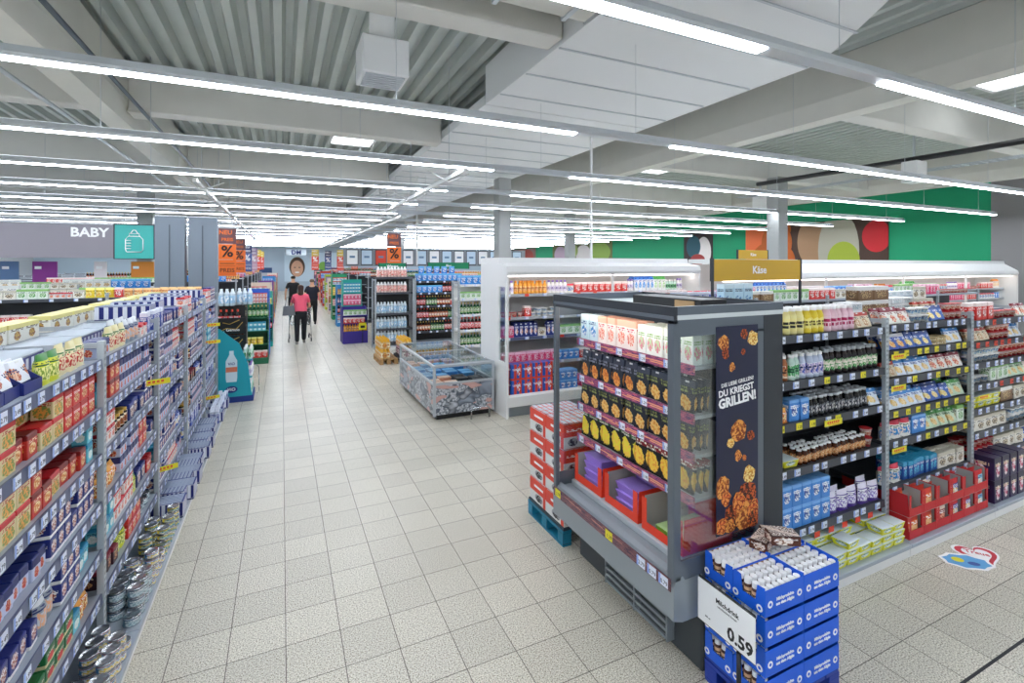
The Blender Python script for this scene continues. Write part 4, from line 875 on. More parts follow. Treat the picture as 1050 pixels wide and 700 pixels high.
for ey in (.03, .165): em2.prism([(ey+.017*math.cos(a*PI/8), .03+.017*math.sin(a*PI/8)) for a in range(16)], M_wpaint, 'x', -.0012, 0); em2.prism([(ey+.008*math.cos(a*PI/4), .03+.008*math.sin(a*PI/4)) for a in range(8)], M_blue, 'x', -.0018, -.0012)
bc = bc_b.mesh('bottle_carton')
bt = bottle_me(.019, .118, mat('milk_drink_bottle', '#d9b48c', .35), pm('p_mdrink', '#d8b08a', '#5a2c1a', '#e8d8c0', '#5a3420', '#3a1c10', tv=(.35, .7), bandv=(.6, .68)), M_capw, 'milk_drink', 10, .78)
bt = MB().lathe([(.017, 0), (.019, .004), (.019, .02), (.019, .08), (.0175, .094)], [mat('milk_drink_bottle', '#d9b48c', .35), mat('milk_drink_bottle', '#d9b48c', .35), pm('p_mdrink', '#d8b08a', '#5a2c1a', '#e8d8c0', '#5a3420', '#3a1c10', tv=(.35, .7), bandv=(.85, 1.1)), mat('dark_brown_film', '#4a2418', .4)], 10).mesh('milk_drink')
cap_me = MB().lathe([(.0165, .094), (.017, .098), (.017, .117), (.015, .12)], M_capw, 10).mesh('cap')
for lv in range(4):
    for ix in range(2):
        for iy in range(2):
            x, y, z = sx0+SW*ix, sy0+SD*iy, .135+.142*lv
            lev = ['lowest', 'second', 'third', 'top'][lv]; side = ['left front', 'right front', 'left back', 'right back'][ix+2*iy]
            o = link('bottle_carton', bc, None, (x, y, z)); tag(o, 'royal blue bottle carton, %s layer, %s corner of the stack' % (lev, side), 'carton', 'royal blue bottle cartons')
            for a in range(7):
                for c in range(4):
                    if lv < 3 and (a or ix): continue
                    bo = link('milk_drink', bt, None, (x+.023+.039*a, y+.0245+.0443*c, z+.004), 0)
                    tag(bo, 'milk drink, %s carton %s, row %s, %s from front' % (lev, side, ORD[a], ORD[c]), 'bottle', 'white capped milk drinks in blue cartons'); link('cap', cap_me, bo)
brp = carton_me(.15, .09, .05, pm('p_brpack', '#5a2c1c', '#3a1c14', '#f0e4d8', '#8a5a3a', '#ffffff', c=(.4, .5), r=(.3, .4), bandv=(.9, 1.2)), 'drink_multipack')
brq = MB(); brq.box(-.07, -.04, .0517, .07, .04, .053, pm('p_brtop', '#e8d8cc', '#e8d8cc', '#5a2c1c', '#f4ece4', '#3a1c14', c=(.5, .5), r=(.6, .6), grain=14)); brq = brq.mesh('printed_film')
for i, (dx, dy, rz, zz) in enumerate(((.33, .27, .35, 0), (.45, .28, -.6, 0), (.37, .18, -.5, .055))):
    o = link('drink_multipack', brp, None, (sx0+dx, sy0+dy, .135+.142*3+.125+zz)); o.rotation_euler = (0, 0, rz); link('printed_film', brq, o); tag(o, 'brown film pack of milk drinks lying on the blue stack, %s' % ['leftmost', 'rightmost', 'nearest the front'][i], 'multipack')
def pallet(x, y, w, d, h, m, label, mtop=None, rz=0):
    b = MB(); n = 5
    for i in range(n): b.box(w*i/n+.005, 0, h-.02, w*(i+1)/n-.005, d, h, mtop or m, .002)
    for xx in (0, w/2-.04, w-.08):
        b.box(xx, 0, h-.04, xx+.08, d, h-.02, m)
        for yy in (0, d/2-.04, d-.08): b.box(xx, yy, .02, xx+.08, yy+.08, h-.04, m, .002)
        b.box(xx, 0, 0, xx+.08, d, .02, m, .002)
    return tag(b.obj('pallet', None, (x, y, 0), rz), label, 'pallet')
pallet(2.055, 1.575, .56, .364, .134, mat('pallet_deep_blue', '#1d3a9a', .5), 'deep blue half pallet under the stack of blue cartons')
# price stand
s = thing('price_stand', 'black stand with white 0.59 price card before the blue stack', 'price sign', (1.995, 1.57, 0))
MB().box(-.10, -.02, 0, .04, .2, .012, M_black, .003).obj('foot', s)
MB().tube([(-.002, .10, .012), (-.002, .10, .355)], .011, M_black, 8).obj('pole', s)
c = MB(); c.box(-.01, -.01, 0, .0, .33, .235, M_black, .004); c.obj('card_frame', s, (0, .015, .36)).rotation_euler = (0, 0, 0)
c = MB(); c.box(-.0125, 0, .37, -.0105, .345, .585, mat('white_card', '#eef0f2', .4))
RL = Matrix.Rotation(-PI/2, 4, 'Z') @ UP
for tx, yy, zz, sz, bo in (('0.59', .085, .415, .085, .03), ('Milchdrink', .16, .53, .032, .02), ('verschiedene Sorten', .16, .505, .014, .0), ('500 ml', .28, .41, .012, 0)):
    c.add_mesh(text_me(tx, sz, bo, .0004), M_ink, Matrix.Translation((-.0132, yy+.0, zz)) @ RL)
c.obj('price_card', s)
# ---------------- red carton pallet behind the fridge
pallet(2.0, 3.31, .8, .6, .144, mat('pallet_teal', '#157a9a', .5), 'teal half pallet under the red milk cases behind the grill fridge', mat('pallet_dark', '#2a3a44', .6))
M_rc = pm('p_redcase', '#d9dcdc', '#e0452f', '#9aa0a6', '#2a2c30', '#ffffff', bandv=(.46, 1.2), c=(.42, .24), r=(.22, .16), tv=(.66, .76), rough=.5)
M_rt = mat('carton_top_pale', '#b8bfc8', .5)
cs = MB(); cs.box(-.1, -.145, 0, .1, .145, .19, M_rc, .004)
for i in range(4):
    for j in range(3): cs.box(-.095+.048*i, -.138+.093*j, .19, -.051+.048*i, -.05+.093*j, .203, M_rt, .003)
cs = cs.mesh('milk_case')
M_rsd = mat('case_red', '#dc4430', .5)
for ix in range(3):
    for iy in range(2):
        for lv in range(4):
            if ix == 2 and lv == 3: continue
            o = link('milk_case', cs, None, (2.105+.205*ix+.01, 3.465+.292*iy, .145+.205*lv), 0)
            tag(o, 'red and white milk case on the teal pallet, %s layer, %s column, %s row' % (ORD[lv], ORD[ix], ['near', 'far'][iy]), 'carton case', 'red milk cases')
            if ix == 0: addm = MB(); addm.box(-.1015, -.14, .09, -.1002, .14, .187, M_rsd); addm.box(-.1015, -.14, .004, -.1002, -.1, .09, M_rsd); addm.box(-.102, -.1, .13, -.1016, .06, .15, M_wpaint); link('printed_panel', addm.mesh('printed_panel'), o)

# ---------------- freezer island
fz = thing('freezer_island', 'glass topped freezer island wrapped in a picture of fish on ice', 'freezer', (1.95, 6.75, 0), 0)
FW, FD, FH = .93, 2.2, .79
def fish_mat(seed):
    m, nt, b = nm('fish_on_ice_wrap_%d' % seed)
    N, L = nt.nodes, nt.links
    tc = N.new('ShaderNodeTexCoord')
    v = N.new('ShaderNodeTexVoronoi'); v.inputs['Scale'].default_value = 34; L.new(tc.outputs['Object'], v.inputs['Vector'])
    r1 = N.new('ShaderNodeValToRGB'); L.new(v.outputs['Distance'], r1.inputs[0]); e = r1.color_ramp.elements; e[0].color = srgb('#e6eaf0'); e[1].color = srgb('#4a5560'); e[1].position = .9
    def blob(scale, thr, c1, c2, w):
        mp = N.new('ShaderNodeMapping'); mp.inputs['Rotation'].default_value = (.5*w, .3, .5); mp.inputs['Scale'].default_value = (1, 1, 2.2); mp.inputs['Location'].default_value = (seed*3+w, w*2, w)
        L.new(tc.outputs['Object'], mp.inputs[0]); n = N.new('ShaderNodeTexNoise'); n.inputs['Scale'].default_value = scale; n.inputs['Detail'].default_value = 1.5; n.inputs['Distortion'].default_value = .6; L.new(mp.outputs[0], n.inputs['Vector'])
        g = N.new('ShaderNodeMath'); g.operation = 'GREATER_THAN'; g.inputs[1].default_value = thr; L.new(n.outputs['Fac'], g.inputs[0])
        rr = N.new('ShaderNodeValToRGB'); L.new(n.outputs['Fac'], rr.inputs[0]); q = rr.color_ramp.elements; q[0].position = thr; q[0].color = srgb(c1); q[1].position = thr+.14; q[1].color = srgb(c2)
        return g.outputs[0], rr.outputs[0]
    col = r1.outputs[0]
    for a in ((2.6, .55, '#4a525e', '#9aa4b2', 1), (2.8, .6, '#3a3f48', '#c8ccd4', 2), (2.4, .62, '#c89a92', '#e0b8b0', 3)):
        f, c = blob(*a); mx = N.new('ShaderNodeMix'); mx.data_type = 'RGBA'; L.new(f, mx.inputs[0]); L.new(col, mx.inputs[6]); L.new(c, mx.inputs[7]); col = mx.outputs[2]
    L.new(col, b.inputs['Base Color']); b.inputs['Roughness'].default_value = .3
    return m
FM = fish_mat(1)
MB().prism([(.06, 0), (FW-.06, 0), (FW-.06, .08), (.06, .08)], M_black, 'y', .06, FD-.06).obj('plinth', fz)
b = MB(); b.box(0, 0, .08, FW, .02, .5, FM); b.box(0, FD-.02, .08, FW, FD, .5, FM); b.box(0, .02, .08, .02, FD-.02, .5, FM); b.box(FW-.02, .02, .08, FW, FD-.02, .5, FM); b.box(.02, .02, .08, FW-.02, FD-.02, .12, M_white)
bd = b.obj('body', fz); bd['label'] = 'side panels printed with fish on crushed ice'
for x, y in ((0, 0), (FW-.03, 0), (0, FD-.03), (FW-.03, FD-.03)): MB().box(x-.004, y-.004, .06, x+.034, y+.034, FH-.03, M_wgrey, .004).obj('corner_post', fz)
r = MB()
for z, th in ((.5, .03), (FH-.04, .035)):
    r.box(-.006, -.006, z, FW+.006, .03, z+th, M_wgrey, .003); r.box(-.006, FD-.03, z, FW+.006, FD+.006, z+th, M_wgrey, .003); r.box(-.006, .03, z, .03, FD-.03, z+th, M_wgrey, .003); r.box(FW-.03, .03, z, FW+.006, FD-.03, z+th, M_wgrey, .003)
r.obj('rim', fz)
gl = MB(); gl.box(.03, .006, .53, FW-.03, .01, FH-.04, M_glass); gl.box(.006, .03, .53, .01, FD-.03, FH-.04, M_glass); gl.box(FW-.01, .03, .53, FW-.006, FD-.03, FH-.04, M_glass); gl.obj('side_glass', fz)
for i in range(2):
    y0 = .03+i*(FD-.06)/2; l = MB().box(.03, y0+.01, FH-.005, FW-.03, y0+(FD-.06)/2-.01, FH-.001, M_glass).box(.03, y0, FH-.012, FW-.03, y0+.015, FH+.004, M_wgrey); l.obj('glass_lid', fz)
MB().box(.03, .03, .3, FW-.03, FD-.03, .34, mat('freezer_inner_floor', '#dfe3e6', .6)).obj('inner_floor', fz)
P['frozenblue'] = S(tub_me(.2, .15, .06, mat('frozen_blue', '#3a86c8', .4), pm('p_frb', '#6ab0e4', '#e8f2f8', '#e8f2f8', '#2a66b0', '#ffffff', c=(.5, .5), bandv=(2, 3))), 'frozen_pack', 'frozen food', 'blue frozen pack')
P['salmon'] = S(tub_me(.2, .15, .06, mat('frozen_pinkish', '#e8a080', .4), pm('p_sal', '#eec0a8', '#f0e0d8', '#e07a5a', '#f0c8b0', '#ffffff', c=(.5, .5), bandv=(2, 3))), 'frozen_pack', 'frozen food', 'salmon pink frozen pack')
P['darkfz'] = S(tub_me(.2, .15, .06, mat('frozen_dark', '#2a2f3a', .4), pm('p_dfz', '#2a2430', '#3a3f4a', '#7a3a34', '#3a2a34', '#ffffff', c=(.5, .5), bandv=(2, 3))), 'frozen_pack', 'frozen food', 'dark frozen pack')
for i in range(4):
    for j in range(12):
        s_ = P['darkfz'] if (j < 4 and i > 1) else P['salmon'] if j < 4 else P['frozenblue'] if j < 10 else P['salmon']
        at(s_, 1.95+.13+.225*i, 6.75+.14+.172*j, .341+(.06 if (i+j) % 3 == 0 else 0) if False else .341, 0, '%s in the freezer island, %s column from left, %s row from front' % (s_.desc, ORD[i], ORD[j]), 'packs in the freezer island')
        if (i+j) % 3: at(s_, 1.95+.13+.225*i, 6.75+.14+.172*j, .408, 0, 'upper %s in freezer island, %s column from left, %s row from front' % (s_.desc, ORD[i], ORD[j]), 'upper packs in the freezer island')
for i in range(1):
    tag(MB().tube([(2.47, 6.62, 0), (2.47, 6.62, .13), (2.5, 6.62, .16), (2.72, 6.62, .16), (2.75, 6.62, .13), (2.75, 6.62, 0)], .014, M_chrome, 8).obj('bumper_rail'), 'bent chrome cart bumper on the floor before the freezer island', 'bumper')

# ---------------- dairy wall fridges
def dairy(label, x0, y0, width, top=2.33, lip=2.07, sh=(1.78, 1.43, 1.12, .72), depth=1.0, end=True, sections=2, flip=False):
    t = thing('dairy_fridge', label, 'fridge', (x0, y0, 0), 0)
    MB().box(.004, .08, 0, width-.004, depth-.004, .2, M_gh, .002).obj('plinth', t)
    MB().prism([(0, .16), (0, .3), (.04, .33), (.1, .28), (depth-.06, .28), (depth-.06, .16)], M_white, 'x', 0.03, width-.03).obj('lower_tray', t)
    MB().box(.03, depth-.06, .2, width-.03, depth, top-.1, mat('fridge_back_white', '#d6d4d2', .5)).obj('back_panel', t)
    MB().prism([(.0, lip), (-.02, lip+.05), (.0, lip+.13), (.28, top-.08), (.3, top), (depth, top), (depth, top-.08), (.36, top-.1), (.1, lip)], M_white, 'x', .002, width-.002).obj('canopy', t)
    MB().box(.05, .13, lip-.028, width-.05, .2, lip-.006, mat('dairy_fridge_light', '#ffffff', .4, emit='#fff4f0', es=3.5)).obj('lamp', t)
    if end:
        e = MB(); e.box(-.004, 0, 0, .03, .05, lip+.1, M_white); e.box(-.004, .3, 0, .03, depth+.002, top-.09, M_white); e.box(-.004, .05, 0, .03, .3, .8, M_white); e.box(-.004, .05, 1.9, .03, .3, lip+.12, M_white); e.obj('end_panel', t)
        MB().box(.012, .05, .8, .018, .3, 1.9, M_glass).obj('end_glass', t)
    MB().box(width-.03, -.001, 0, width+.002, depth+.002, lip+.1, M_white).obj('end_panel', t)
    for k in range(1, sections): MB().box(width*k/sections-.015, .0, .3, width*k/sections+.015, .04, lip+.06, M_white).obj('divider_post', t)
    for i, z in enumerate(sh):
        s = MB().box(.04, .3, z-.03, width-.04, depth-.07, z-.004, M_white, .003).obj('shelf', t)
        MB().box(.04, .285, z-.045, width-.04, .299, z, M_wgrey if i != 2 else M_strip_blue).obj('price_rail', s)
        n = int(width/.3); st = width/n
        for q in range(min(n, 24)): link('price_tag', tag_me('', 'w' if R.random() < .8 else 'o', .07, .042), s, (st*(q+.5), .284, z-.022))
    return t
dairy('long white dairy fridge with milk and juice, behind the freezer island', 2.93, 6.4, 3.75)
DF = Fr(2.93, 6.4, 0)
for i, (z, c) in enumerate(((1.776, 'tubesw:3 orangebt:8:1:2 tubesw:5 whitebag:1 redpk:3 tubesw:2 milkA:5:1:2 milkC:3 greendrink:4 tubesw:6 redpk:4'), (1.426, 'potred:4 redpk:1 potwhite:5:2:2 milkC:2 greenpk:4:1:2 potred:3:2 milkB:3 whitebag:5 redpk:4 pinkpk:4'), (1.116, 'pinkpk:2:1:2 navycart:5:1:2 creampk:1 navycart:3:1:2 greenpk:4 bluepack:3 pinkpk:6 redpk:5'), (.716, 'pinkpk:3 bluepack:4 redpk:6:1:2 bluepack:6 whitebag:6 pinkpk:6'))):
    shelf_fill(DF, z, parse(c), SH[i]+' of dairy fridge', .06, 3.68, .31, .3)
P['redcase2'] = S(carton_me(.17, .24, .23, pm('p_redcase2', '#2b5fc0', '#e04a2e', '#e04a2e', '#f0f2f4', '#ffffff', stripe='#e04a2e', sn=1.99, shi=1, bandv=(.0, .12), c=(.7, .6), r=(.18, .3))), 'milk_case', 'carton case', 'red blue milk case')
run(P['redcase2'], DF, .12, 4, .1, .285, 'bottom of dairy fridge', 2, 1); run(P['bluepack'], DF, .86, 4, .12, .285, 'bottom of dairy fridge', 2, 2); run(P['pinkpk'], DF, 1.4, 6, .12, .285, 'bottom of dairy fridge', 1, 2); run(P['redpk'], DF, 2.1, 8, .12, .285, 'bottom of dairy fridge', 2, 2)
dairy('long white dairy fridge along the right, beyond the cheese gondola', 7.4, 6.4, 11.3, 2.33, 1.93, (1.58, 1.3, 1.0, .7), end=False, sections=4)
DG = Fr(7.4, 6.4, 0)
mx_ = ['tubesw', 'greendrink', 'milkA', 'bluepack', 'whitebag', 'redpk', 'pinkpk', 'redpk', 'orangebt', 'pinkpk', 'milkC', 'redpk', 'whitebag', 'tubesw', 'pinkpk', 'potred', 'redpk', 'milkB']
shelf_fill(DG, 1.576, parse(' '.join('%s:%d' % (k, 7 if 'milk' in k or 'tube' in k else 6) for k in mx_)), 'top shelf of right dairy fridge', .1, 11.1, .31, .3)
shelf_fill(DG, 1.296, parse(' '.join('%s:%d' % (k, 7) for k in mx_[::-1])), 'second shelf of right dairy fridge', .1, 11.1, .31, .3)

# yellow Käse sign
def sign_board(label, x, y, w, z0, z1, text, tsize, mb_, name='hanging_sign', posts=True, tx=.5, ink=None, th=.03, bold=.02, cat='sign'):
    t = thing(name, label, cat, (x, y, z0), 0)
    MB().box(0, 0, 0, w, th, z1-z0, mb_, .003).obj('board', t)
    f = MB(); f.box(-.02, -.003, 0, 0, th, z1-z0+.01, M_drk2); f.box(w, -.003, 0, w+.02, th, z1-z0+.01, M_drk2)
    f.obj('frame', t)
    if text:
        b = MB(); addtext(b, text, w*tx, -.002, (z1-z0)/2, tsize, ink or M_wpaint, bold); b.obj('lettering', t)
    return t
M_mus = mat('mustard_sign', '#cfa52c', .45)
t = sign_board('mustard yellow sign reading Käse above the cheese gondola', 3.56, 3.25, 1.2, 2.07, 2.27, 'Käse', .1, M_mus)
pp = MB(); pp.box(-.018, 0, -.42, 0, .02, 0, M_drk2); pp.box(1.2, 0, -.42, 1.218, .02, 0, M_drk2); pp.obj('post', t)
t = sign_board('small mustard yellow sign on top of the right dairy fridge', 7.75, 6.5, .8, 2.331, 2.5, 'Käse', .08, M_mus)

# ---------------- left side gondolas running across, seen over the left rack
def cross_gondola(label, x0, x1, y, z=1.69, depth=.9, m=M_dark):
    t = thing('shelf_rack', label, 'shelf rack', (x0, y, 0)); w = x1-x0
    MB().box(0, 0, 0, w, depth, .12, m).obj('base_shelf', t)
    for zz in (z, z-.4, z-.8, z-1.2):
        s = MB().box(.02, 0, zz-.03, w-.02, depth, zz, M_shelf).obj('shelf', t); MB().box(.02, -.01, zz-.05, w-.02, -.001, zz, M_strip_dark).obj('price_rail', s)
        if zz == z and y < 15:
            for q_ in range(14): link('price_tag', tag_me('', 'w'), s, (w-.3-.3*q_, -.0105, zz-.025))
    MB().box(0, depth/2-.01, .12, w, depth/2+.01, z-.03, m).obj('back_panel', t)
    q = 0
    while q <= w+.01: MB().box(-.02, -.02, .12, .02, .005, z+.08, M_slot).obj('upright', t, (min(q, w-.01), 0, 0)); q += w/round(w/1.4)
    return t
cross_gondola('dark shelf rack running across behind the left rack, milk powder cartons on top', -11, -1.15, 9.95)
G1 = Fr(-5, 9.95, 0)
shelf_fill(G1, 1.691, parse('babywhite:5 creampk:3 greenpk:3 whitered:4 creampk:1 yellowbg:3 redpk:1 orangebg:8'), 'top front of cross gondola', .1, 3.75, .02, .3)
shelf_fill(Fr(-5, 10.3, 0), 1.691, parse('greenpk:4 babywhite:4 creampk:5 greenpk:4 creampk:4 orangebg:9'), 'top rear of cross gondola', .1, 3.75, .02, .3)
shelf_fill(G1, 1.291, parse('redpk:6 creampk:5 yelcart:3 greenpk:6 redpk:7'), 'second shelf of cross gondola', .1, 3.75, .02, .3)
cross_gondola('second dark shelf rack running across, below the BABY sign', -14, -2.7, 14.0)
shelf_fill(Fr(-6.3, 14.0, 0), 1.691, parse('babywhite:7 greenpk:4 creampk:4 babywhite:3 bluebag2:5'), 'top of the second cross gondola', .1, 3.55, .02, .35)
shelf_fill(Fr(-6.3, 14.4, 0), 1.691, parse('babywhite:6 creampk:5 babywhite:5 greenpk:6'), 'rear top of the second cross gondola', .1, 3.4, .02, .35)
shelf_fill(Fr(-6.3, 14.0, 0), 1.291, parse('redpk:6 creampk:6 pinkpk:6 babywhite:8'), 'second shelf of the second cross gondola', .1, 3.5, .02, .35)
# grey pillars
M_pil = mat('slate_blue_panel', '#7d8894', .5)
for i, x in enumerate((-2.5, -1.88)):
    b = MB(); b.box(0, 0, 0, .55, .3, 3.28, M_pil, .006); b.box(.26, -.012, .3, .28, 0, 3.1, M_greyblue); o = b.obj('clad_pillar', None, (x, 12.9, 0)); struct(o)
# BABY fascia
t = thing('hanging_sign', 'long grey fascia sign reading BABY with a teal bottle panel', 'sign', (-9.5, 17.8, 2.42), 0)
MB().box(0, 0, 0, 5.1, .06, .96, mat('taupe_sign', '#8d8890', .6)).obj('board', t)
MB().box(5.1, -.01, -.01, 6.03, .07, .97, mat('teal_sign_panel', '#3fb4ac', .5)).obj('icon_panel', t)
f = MB()
for a in ((5.07, -.02, -.03, 6.06, .08, 0-.011), (5.07, -.02, .971, 6.06, .08, 1.0), (5.07, -.02, -.03, 5.099, .08, 1.0), (6.031, -.02, -.03, 6.06, .08, 1.0)): f.box(*a, M_drk2)
f.obj('frame', t)
b = MB(); addtext(b, 'BABY', 4.52, -.003, .72, .36, M_wpaint, .03); b.obj('lettering', t)
b = MB(); cx = 5.565
b.tube([(cx-.19, -.03, .2), (cx-.21, -.03, .25), (cx-.21, -.03, .55), (cx-.14, -.03, .64), (cx+.14, -.03, .64), (cx+.21, -.03, .55), (cx+.21, -.03, .25), (cx+.17, -.03, .18), (cx-.17, -.03, .18), (cx-.19, -.03, .2)], .014, M_wpaint)
b.tube([(cx-.12, -.03, .64), (cx-.12, -.03, .72), (cx+.12, -.03, .72), (cx+.12, -.03, .64)], .014, M_wpaint)
b.tube([(cx-.09, -.03, .72), (cx-.03, -.03, .82), (cx+.03, -.03, .82), (cx+.09, -.03, .72)], .014, M_wpaint)
for q in range(4): b.tube([(cx-.21, -.03, .28+.08*q), (cx-.08, -.03, .28+.08*q)], .011, M_wpaint)
b.obj('bottle_icon', t)
MB().box(.5, .02, .96, .52, .04, 3.1, M_wgrey).box(5.3, .02, .98, 5.32, .04, 3.1, M_wgrey).obj('hanger', t)
# small far boards under it
for i, (x, w, c, lb) in enumerate(((-6.5, .55, '#8a2a8a', 'magenta board standing behind the baby goods'), (-4.2, .58, '#e0862a', 'orange board standing right of the baby goods'), (-5.1, .3, '#e8e0e0', 'pale picture board behind the baby goods'), (-7.2, .4, '#5a7aa0', 'slate blue board at the left behind the baby goods'))):
    tag(MB().box(0, 0, 0, w, .05, 2.32, mat('board_colour_%d' % i, c, .5)).box(.05, -.003, 2.1, .2, 0, 2.18, M_wpaint).obj('notice_board', None, (x, 18.6, 0)), lb, 'board')

# ---------------- hanging percent signs
M_or = mat('signal_orange', '#f2762c', .5); M_rg = mat('dark_red_grey', '#6e4a4e', .5)
def percent(label, x, y, z0, s=1.0, style=0):
    t = thing('hanging_sign', label, 'sign', (x, y, z0), 0)
    cols = [(M_or, M_rg), (mat('sign_blue', '#4a5f98', .5), mat('sign_navy', '#3a3f66', .5)), (mat('sign_pinkish', '#c8a0b4', .5), mat('sign_mauve', '#a08aa8', .5)), (mat('sign_red', '#e8503a', .5), mat('sign_yellow', '#e0c03a', .5))][style]
    MB().box(-.21*s, 0, 0, .21*s, .012, .44*s, cols[0]).box(-.21*s, 0, .45*s, .21*s, .012, .86*s, cols[0]).obj('price_board', t)
    MB().box(-.21*s, 0, .87*s, .21*s, .012, 1.28*s, cols[1]).obj('top_board', t)
    ink = M_ink if style == 0 else M_wpaint
    b = MB(); addtext(b, '%', 0, -.002, .65*s, .42*s, ink, .02); addtext(b, 'PREIS', 0, -.002, .15*s, .15*s, ink, .0)
    b.box(-.19*s, -.002, .27*s, .19*s, -.001, .275*s, ink); b.box(-.17*s, -.002, .33*s, .17*s, -.001, .345*s, ink)
    addtext(b, 'NEU', -.04*s, -.002, 1.17*s, .16*s, M_or if style == 0 else M_wpaint, .02); addtext(b, 'PREIS', 0, -.002, .98*s, .12*s, M_or if style == 0 else M_wpaint, .02); b.obj('lettering', t)
    MB().tube([(-.15*s, .006, 1.28*s), (-.15*s, .006, 3.62-z0)], .004, M_wgrey, 4).tube([(.15*s, .006, 1.28*s), (.15*s, .006, 3.62-z0)], .004, M_wgrey, 4).obj('hanger', t)
percent('orange percent price sign hanging at left, nearest of its row', -1.33, 15.2, 1.92)
percent('second orange percent sign of the left row, right beside the first', -1.46, 21.2, 1.92)
for i, (y, st) in enumerate(((26.5, 1), (31, 2), (35, 3), (39, 3))): percent('%s hanging sign farther down the left row, %s from the camera' % (['navy blue', 'mauve', 'red', 'small red'][i], ORD[i+2]), -1.5+.05*i, y, 1.9, 1, st)
percent('orange percent price sign hanging over the drinks, right of the aisle', 3.1, 15.0, 1.9)
for i, (x, y, st) in enumerate(((1.9, 33, 3), (2.9, 36, 1), (3.4, 33, 3), (4.4, 34, 3))): percent('small far hanging sign right of the aisle, %s from left' % ORD[i], x, y, 1.9, 1, st)
# white hanger rails
for i, (x, y0, y1, lb) in enumerate(((2.45, 6.8, 13, 'white hanger rail under the lamps, right of the aisle'), (-1.3, 9.5, 40, 'white hanger rail under the lamps, above the left row of signs'), (3.1, 14, 38, 'white hanger rail farther back over the drinks signs'))):
    t = thing('hanger_rail', lb, 'rail', (x, y0, 3.62))
    MB().box(-.03, 0, -.03, .03, y1-y0, .03, M_white).obj('rail', t)
    q = .8
    while q < y1-y0:
        MB().tube([(-.35, 0, .1), (0, 0, -.06), (.35, 0, .1)], .012, M_white, 5).tube([(0, 0, 0), (0, 0, 1.8)], .006, M_wgrey, 4).obj('cross_arm', t, (0, q, 0)); q += 2.6
# two white poles hanging from the roof
for i, (x, y) in enumerate(((5.75, 8.4), (3.7, 14.6))):
    tag(MB().box(-.02, -.02, 2.2, .02, .02, ZC-.02, M_white).obj('hanging_pole', None, (x, y, 0)), ['thin white pole above the dairy fridge', 'thin white pole behind the orange sign over the drinks'][i], 'pole')

# ---------------- drinks gondolas beyond the freezer
def drinks(label, where, x0, x1, y, cfg, zs=(1.78, 1.46, 1.1, .75, .4), m=M_black, rail=M_strip_dark, rz=0, tags=6):
    fr = Fr(x0, y, rz); rack(label, fr, x1-x0, list(zs), 1.85, .45, .02, .1, rail, m, m, tags, 'w', False, (0, x1-x0), group=None)
    for i, (z, c) in enumerate(zip(zs, cfg)): shelf_fill(fr, z-.004, parse(c), SH[i]+', '+where, .05, x1-x0-.04, .02, .34)
drinks('black drinks shelf with blue multipacks on top, behind the freezer island', 'black drinks shelf', 3.3, 4.75, 13.2, ('bluebag2:9:1:2', 'bluebag2:5 cola:4 creampk:2', 'cola:3 greenbt:4 brownbt:5 redpk:3', 'cola:4 brownbt:7 greenbt:4', 'brownbt:5 greenbt:5 cola:5'))
drinks('white drinks shelf between the black shelf and the dairy fridge', 'white drinks shelf', 3.62, 5.0, 10.5, ('bluebag2:4:1:2 bluebag2:4', 'greenpk:8', 'greenbt:7 cola:5', 'cola:12', 'greenbt:12'), m=M_white, rail=M_white)
drinks('black shelf stacked with water and rose sixpacks, beside the purple display', 'black sixpack shelf', 2.2, 3.2, 13.0, ('pinkcrate:3:1', 'pinkcrate:3:1', 'water6:3', 'water6:3', 'water6:3'), zs=(1.9, 1.5, .95, .55, .2), tags=0)
for i in range(5): at(P['bluebag2'], 3.5+.22*i, 13.35, 1.98, 0, 'bright blue multipack atop the black drinks shelf, %s from left' % ORD[i], 'multipacks atop the drinks shelf')
# pallets of bottles in cartons
for px, (x, y) in enumerate(((1.97, 11.05), (2.42, 10.95))):
    pallet(x, y, .4 if px else .4, .85, .12, mat('pallet_wood', '#b08a5a', .7) if not px else M_black, ['wooden pallet under stacked orange capped drink cartons', 'black dolly under stacked dark drink cartons'][px])
P['drkcase'] = S(multi_me(3, 2, .036, .22, mat('peach_bottle', '#d8b070', .3), pm('p_drk', '#e8d8b8', '#c8842a', '#b86a3a', '#e8b04a', '#7a2c14'), mat('yellow_lid', '#e8b02a', .4)), 'drink_multipack', 'multipack', 'orange capped sixpack')
P['drkcase2'] = S(multi_me(3, 2, .036, .22, mat('plum_bottle', '#5a3a4a', .3), pm('p_drk2', '#e8e0e0', '#6a3a4a', '#6a2a4a', '#c89aa8', '#3a1c2a'), mat('plum_lid', '#c8a0b0', .4)), 'drink_multipack', 'multipack', 'plum sixpack')
for lv in range(2):
    for j in range(5):
        at(P['drkcase'], 2.1, 11.14+.155*j, .121+.222*lv, 0, 'orange capped sixpack on the wooden pallet, %s layer, %s from front' % (ORD[lv], ORD[j]), 'sixpacks on the wooden pallet')
        for i in range(1): at(P['drkcase2'] if lv < 1 else P['drkcase'], 2.56, 11.04+.155*j, .121+.222*lv, 0, 'sixpack on the black dolly, %s layer, %s from front' % (ORD[lv], ORD[j]), 'sixpacks on the black dolly')
for i in range(5): at(P['drkcase'], 2.95+.23*i, 11.3, .001, 0, 'orange capped sixpack on the floor behind the freezer, %s from left' % ORD[i], 'sixpacks behind the freezer')

